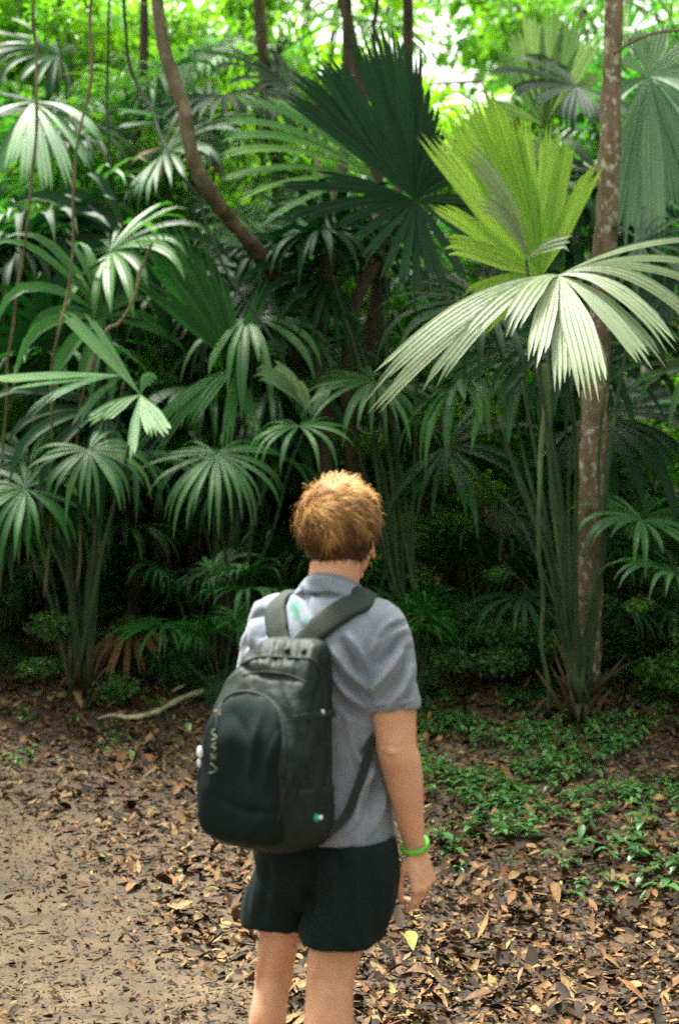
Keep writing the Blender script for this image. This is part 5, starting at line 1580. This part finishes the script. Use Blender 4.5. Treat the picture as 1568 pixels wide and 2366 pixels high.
sb_ = [shirt_bvh]
dR = [drape(x, y, sb_, 0.006, 3.4)[0] for x, y in [(690, 1498), (712, 1475), (735, 1452), (770, 1425), (806, 1402), (838, 1390)]]
ribbon('shoulder_strap', dR + [B(0.100, -0.01, 1.445), B(0.108, 0.05, 1.42), B(0.115, 0.10, 1.35), B(0.13, 0.135, 1.25), B(0.15, 0.12, 1.14), B(0.175, 0.05, 1.09)], [.058, .062, .062, .060, .055, .045, .035], .018, 'strap', bp, shirt_bvh, 0.005)
dL = [drape(x, y, sb_, 0.006, 3.5)[0] for x, y in [(655, 1502), (645, 1475), (640, 1440), (638, 1405)]]
ribbon('shoulder_strap', dL + [B(-0.092, -0.03, 1.43), B(-0.092, 0.02, 1.44), B(-0.10, 0.09, 1.39), B(-0.11, 0.13, 1.25), B(-0.14, 0.12, 1.12), B(-0.165, 0.05, 1.05)], [.058, .062, .062, .060, .055, .045, .035], .018, 'strap', bp, shirt_bvh, 0.005)
ribbon('adjuster_webbing', [B(0.172, 0.05, 1.10), drape(866, 1700, sb_, 0.008, 3.4)[0], drape(845, 1765, sb_, 0.010, 3.4)[0], drape(815, 1850, sb_, 0.012, 3.36)[0], drape(795, 1890, sb_, 0.012, 3.34)[0], B(0.10, -0.17, 0.90)], .022, .004, 'strap', bp, None, nrm0=(AX - AY).normalized())
ribbon('adjuster_webbing', [B(-0.172, 0.05, 1.06), B(-0.19, -0.02, 0.98), B(-0.18, -0.12, 0.92)], .022, .004, 'strap', bp, None, nrm0=-AX)
for pp in ([(678, 1662), (715, 1655), (750, 1650), (775, 1648)], [(690, 1835), (720, 1830), (750, 1826), (772, 1822)]):
    ribbon('compression_strap', [drape(x, y, [pack_bvh, fp_bvh], 0.003)[0] for x, y in pp], .016, .003, 'strap', bp, None, nrm0=(AX * .6 - AY * .8).normalized())
mb = MB(); lie(mb, [(655, 1800), (652, 1850), (640, 1905)], [pack_bvh, fp_bvh], 0.0022); mb.build('seam', M['strap'], fp)
mb = MB(); lie(mb, [(560, 1560), (610, 1552), (670, 1560), (712, 1580)], [pack_bvh, fp_bvh], 0.002); mb.build('seam', M['strap'], pack)
ribbon('haul_loop', [drape(662, 1502, sb_ + [pack_bvh], 0.008, 3.4)[0], drape(672, 1482, sb_, 0.022, 3.4)[0], drape(690, 1482, sb_, 0.022, 3.4)[0], drape(702, 1504, sb_ + [pack_bvh], 0.008, 3.4)[0]], .014, .006, 'strap', bp, None, nrm0=V((-.3, -.8, .5)).normalized())

# ------------------------------------------------------------------ leaf litter
def litter(name, pts, sizes, vals, mat, kind, zoff=0.004, curl=0.7, tiltsd=0.36):
    n_ = len(pts)
    v = []; f = []; a = []
    rs = np.random.default_rng(21)
    az = rs.uniform(0, 2 * np.pi, n_); ti = rs.normal(0, tiltsd, n_); ro = rs.normal(0, tiltsd * 1.2, n_)
    asp = rs.uniform(0.13, 0.27, n_); cu = rs.normal(0.35, 0.55, n_) * curl; lift = rs.random(n_) ** 3 * 0.03
    prof = [(0, .04), (.22, .75), (.5, 1.0), (.78, .62), (1.0, .03)]
    for i in range(n_):
        x, y = pts[i]; L = sizes[i]
        ca, sa = math.cos(az[i]), math.sin(az[i])
        z0 = gz(x, y) + zoff + lift[i] + abs(ti[i]) * L * 0.45
        b = len(v)
        W = L * asp[i]
        bend = rs.normal(0, 0.12)
        for (t, w_) in prof:
            s = (t - 0.5) * L
            zc = s * ti[i] + cu[i] * L * (0.25 - (t - .5) ** 2) * -0.8
            for e in (-1, 0, 1):
                lx = s; ly = e * W * w_ + bend * L * (t - .5) ** 2 * 2
                zz = z0 + zc + e * W * w_ * ro[i] + (0.35 * W * w_ if e else 0)
                v.append((x + lx * ca - ly * sa, y + lx * sa + ly * ca, max(zz, gz_fast(x, y) + 0.002)))
        for k in range(4):
            o_ = b + 3 * k
            f += [(o_, o_ + 1, o_ + 4, o_ + 3), (o_ + 1, o_ + 2, o_ + 5, o_ + 4)]
        a += [vals[i]] * 15
    mbx = MB(); mbx.v = v; mbx.f = f; mbx.a = a; mbx.uv = [(.5, .5)] * len(v)
    o = mbx.build(name, mat)
    return tag(o, kind=kind)


gz_fast = gz
rs = np.random.default_rng(4)
P_ = []; S_ = []; VA = []
cnt = 0
while cnt < 52000:
    y = 3.6 + (rs.random() ** 1.35) * 9.0
    x = rs.uniform(-0.30 * y - 0.7, 0.30 * y + 0.7)
    pe = float(path_edge(y))
    onp = smooth01(-0.9, 0.5, x - pe)          # 0 on the bare path, 1 in the litter
    pch = noise.noise(V((x * 2.2, y * 2.2, 5.0)))
    if y < 9 and rs.random() > 0.22 + 0.9 * onp + 0.9 * max(0, pch): continue
    P_.append((x, y))
    L = rs.uniform(0.02, 0.052) if rs.random() < 0.84 else rs.uniform(0.052, 0.10)
    if onp < 0.4: L *= 0.62
    S_.append(L)
    q = rs.random() ** 0.9
    if onp < 0.3: q *= 0.85
    VA.append(min(0.999, q))
    cnt += 1
o = litter('leaf_litter', P_, S_, VA, M['litter'], 'stuff')
o['label'] = 'brown dead leaves strewn over the forest floor'
# crumbs of bark, twigs and torn leaf
P_ = []; S_ = []; VA = []
for i in range(20000):
    y = 3.8 + (rs.random() ** 1.5) * 5.5
    x = rs.uniform(-0.28 * y - 0.5, 0.28 * y + 0.5)
    if noise.noise(V((x * 3, y * 3, 8.0))) < -0.12 and rs.random() < 0.8: continue
    P_.append((x, y)); S_.append(rs.uniform(0.008, 0.028)); VA.append(rs.random() * 0.5)
o = litter('leaf_crumbs', P_, S_, VA, M['litter'], 'stuff', 0.003)
o['label'] = 'small dark crumbs of torn leaf on the path'

# ------------------------------------------------------------------ seedlings and low green cover
def sprig(mb, x, y, h, nl, L, rs):
    z = gz(x, y)
    lx, ly = rs.normal() * h * .3, rs.normal() * h * .3
    tube(mb, [(x, y, z - .01), (x + lx * .4, y + ly * .4, z + h * .6), (x + lx, y + ly, z + h)], [.0022, .0018, .001], 4, 0.3)
    for k in range(nl):
        a = k * 2.4 + rs.random()
        t = 1 - 0.6 * k / nl
        o_ = V((x + lx * t, y + ly * t, z + h * t))
        d_ = V((math.cos(a), math.sin(a), 0.25 + rs.normal() * .25)).normalized()
        s_ = d_.cross(V((0, 0, 1))).normalized()
        l_ = L * (0.7 + .6 * rs.random()); w_ = l_ * .24
        nn = s_.cross(d_)
        pr = [(0.1, .1), (.35, .9), (.6, .95), (.85, .5), (1, .04)]
        vs = []
        for (tt, ww) in pr:
            c_ = o_ + d_ * (l_ * tt) - V((0, 0, l_ * .45 * tt * tt))
            vs += [c_ - s_ * (w_ * ww) + nn * (w_ * ww * .35), c_, c_ + s_ * (w_ * ww) + nn * (w_ * ww * .35)]
        mb.add(vs, [f_ for q in range(4) for f_ in ((3 * q, 3 * q + 1, 3 * q + 4, 3 * q + 3), (3 * q + 1, 3 * q + 2, 3 * q + 5, 3 * q + 4))], float(rs.random()))


rs = np.random.default_rng(9)
mb = MB(); k = 0
while k < 1550:
    y = rs.uniform(5.9, 9.8); x = rs.uniform(0.15, 0.28 * y + 0.9)
    dens = smooth01(0.1, 1.2, x + (y - 6.5) * 0.35) * (0.12 + 1.1 * smooth01(5.8, 7.6, y)) * (0.45 + noise.noise(V((x * 1.9, y * 1.9, 2))) * 1.8)
    if rs.random() > dens: continue
    sprig(mb, x, y, rs.uniform(.02, .10), rs.integers(3, 8), rs.uniform(.025, .075), rs); k += 1
o = mb.build('seedling_cover', M['seedling']); tag(o, 'carpet of small green seedlings in the leaf litter at the right', kind='stuff')
mb = MB(); k = 0
while k < 170:
    y = rs.uniform(7.5, 12); x = rs.uniform(-0.28 * y - .8, 0.4)
    if rs.random() > 0.5 + noise.noise(V((x * 1.3, y * 1.3, 4))): continue
    sprig(mb, x, y, rs.uniform(.04, .14), rs.integers(3, 7), rs.uniform(.04, .08), rs); k += 1
o = mb.build('bank_undergrowth', M['under']); tag(o, 'sparse dark green sprigs on the shaded bank', kind='stuff')
GSD = 'single seedlings in the litter'
for (px, py, d_, h, nl, L, lab) in [(1535, 2000, 5.9, .05, 6, .09, 'pale green seedling with long leaves, nearest the right edge below the hand'), (1452, 1880, 6.4, .07, 6, .07, 'seedling in the litter above right of the hand'),
                                (1330, 1975, 5.9, .04, 4, .06, 'round-leaved seedling nearest right of the hand'), (1410, 1990, 5.8, .03, 4, .06, 'low seedling between the two nearest the right edge'),
                                (1480, 1790, 6.7, .08, 7, .08, 'bushy seedling below the palm at the right edge'), (1210, 1800, 6.7, .06, 6, .07, 'seedling clump right of the forearm'),
                                (1030, 1820, 6.6, .07, 7, .08, 'seedling close to the right of the forearm'), (1260, 1680, 7.6, .12, 7, .07, 'taller bright seedling above right of the elbow')]:
    q = at(px, py, d_); mb = MB(); sprig(mb, q.x, q.y, h, nl, L, rs)
    tag(mb.build('seedling', M['seedling']), lab, 'seedling', GSD)
# find the ground under a pixel
def on_ground(px, py):
    lo, hi = 4.0, 25.0
    for _ in range(40):
        m_ = (lo + hi) / 2; q = at(px, py, m_)
        if q.z > gz(q.x, q.y): lo = m_
        else: hi = m_
    q = at(px, py, lo); return V((q.x, q.y, gz(q.x, q.y)))


# fallen branch
q = [on_ground(x, y) + V((0, 0, dz)) for x, y, dz in [(225, 1668, .02), (262, 1664, .03), (300, 1668, .025), (350, 1660, .03), (385, 1646, .04), (430, 1628, .05), (480, 1612, .05), (520, 1600, .05), (600, 1580, .04)]]
mb = MB(); s_ = [V(a) for a in spline(q, 6)]
tube(mb, s_, [.006 + .012 * min(1, i / 14) for i in range(len(s_))], 9, bump=.5)
tag(mb.build('fallen_branch', M['branch']), 'pale curved dead branch lying on the litter left of the backpack', 'branch')
q = [on_ground(x, y) + V((0, 0, dz)) for x, y, dz in [(400, 1607, .03), (440, 1595, .05), (500, 1580, .05), (540, 1572, .04)]]
mb = MB(); tube(mb, [V(a) for a in spline(q, 5)], .009, 8, bump=.4)
tag(mb.build('fallen_branch', M['branch']), 'short pale stick above the curved dead branch', 'branch')
for pts, lab in [([(1470, 1985), (1380, 2000), (1300, 2010), (1160, 2035)], 'thin bent twig in the litter right of the hand'), ([(1000, 1930), (1060, 1928), (1120, 1940)], 'short twig just right of the green bracelet'),
                 ([(445, 2035), (490, 2028), (545, 2020)], 'thin pale twig lying on the path left of the shorts')]:
    q = [on_ground(x, y) + V((0, 0, .012)) for x, y in pts]
    mb = MB(); tube(mb, [V(a) for a in spline(q, 5)], .004, 6, bump=.3)
    tag(mb.build('twig', M['liana']), lab, 'twig', 'twigs in the litter')
# dead fan leaf and the fern over it
h_ = on_ground(300, 1590) + V((0, 0.05, 0.42))
mb = MB()
for (px, py, d_, nr, wm) in [(140, 1592, h_.y - .5, 3, .03), (175, 1590, h_.y - .45, 3, .035), (205, 1560, h_.y - .3, 3, .035), (245, 1580, h_.y - .45, 2, .025), (290, 1580, h_.y - .5, 2, .02), (330, 1560, h_.y - .3, 2, .025), (372, 1535, h_.y - .1, 3, .03), (385, 1500, h_.y, 3, .03)]:
    tp = at(px, py, d_)
    finger(mb, h_, tp, (h_ + tp) / 2 + V((0, 0, .08)), (0, -.6, .8), wm, nr, .5, .8, random.random())
tag(mb.build('dead_palm_leaf', M['dry']), 'dead brown fan leaf collapsed on the shaded bank at the left', 'dead leaf')
t = empty('fern', on_ground(340, 1500) + V((0, .3, 0)), 'green fern arching over the dead brown fan leaf', 'fern')
base = t.location.copy()
for pts in [[(0, 0, 0), (.0, 0, .22), (.14, -.05, .36), (.38, -.1, .33)], [(0, 0, 0), (-.05, 0, .2), (-.2, -.05, .3), (-.42, -.05, .24)], [(0, 0, 0), (.05, -.1, .14), (.2, -.25, .2), (.33, -.35, .1)], [(0, 0, 0), (0, -.1, .15), (-.02, -.25, .2), (-.05, -.4, .1)], [(0, 0, 0), (-.08, -.1, .14), (-.22, -.25, .18), (-.36, -.36, .06)]]:
    s_ = [base + V(a) for a in spline(pts, 7)]
    mb = MB(); tube(mb, s_, [.004 - .003 * i / len(s_) for i in range(len(s_))], 5, .4)
    for i in range(3, len(s_) - 1):
        d_ = (s_[i + 1] - s_[i - 1]).normalized(); sd = d_.cross(V((0, 0, 1))).normalized()
        L = .085 * math.sin(min(1, (i / len(s_)) * 1.0) * 2.6) + .015
        for sg in (-1, 1):
            for hf in (0, .5):
                o_ = lerp(s_[i], s_[i + 1], hf)
                e_ = o_ + (sd * sg + d_ * .35).normalized() * L - V((0, 0, L * .3))
                mb.add([o_ - d_ * .007, o_ + d_ * .007, lerp(o_, e_, .6) + d_ * .007, e_, lerp(o_, e_, .6) - d_ * .006], [(0, 1, 2, 3, 4)], .6)
    mb.build('fern_frond', M['seedling'], t)
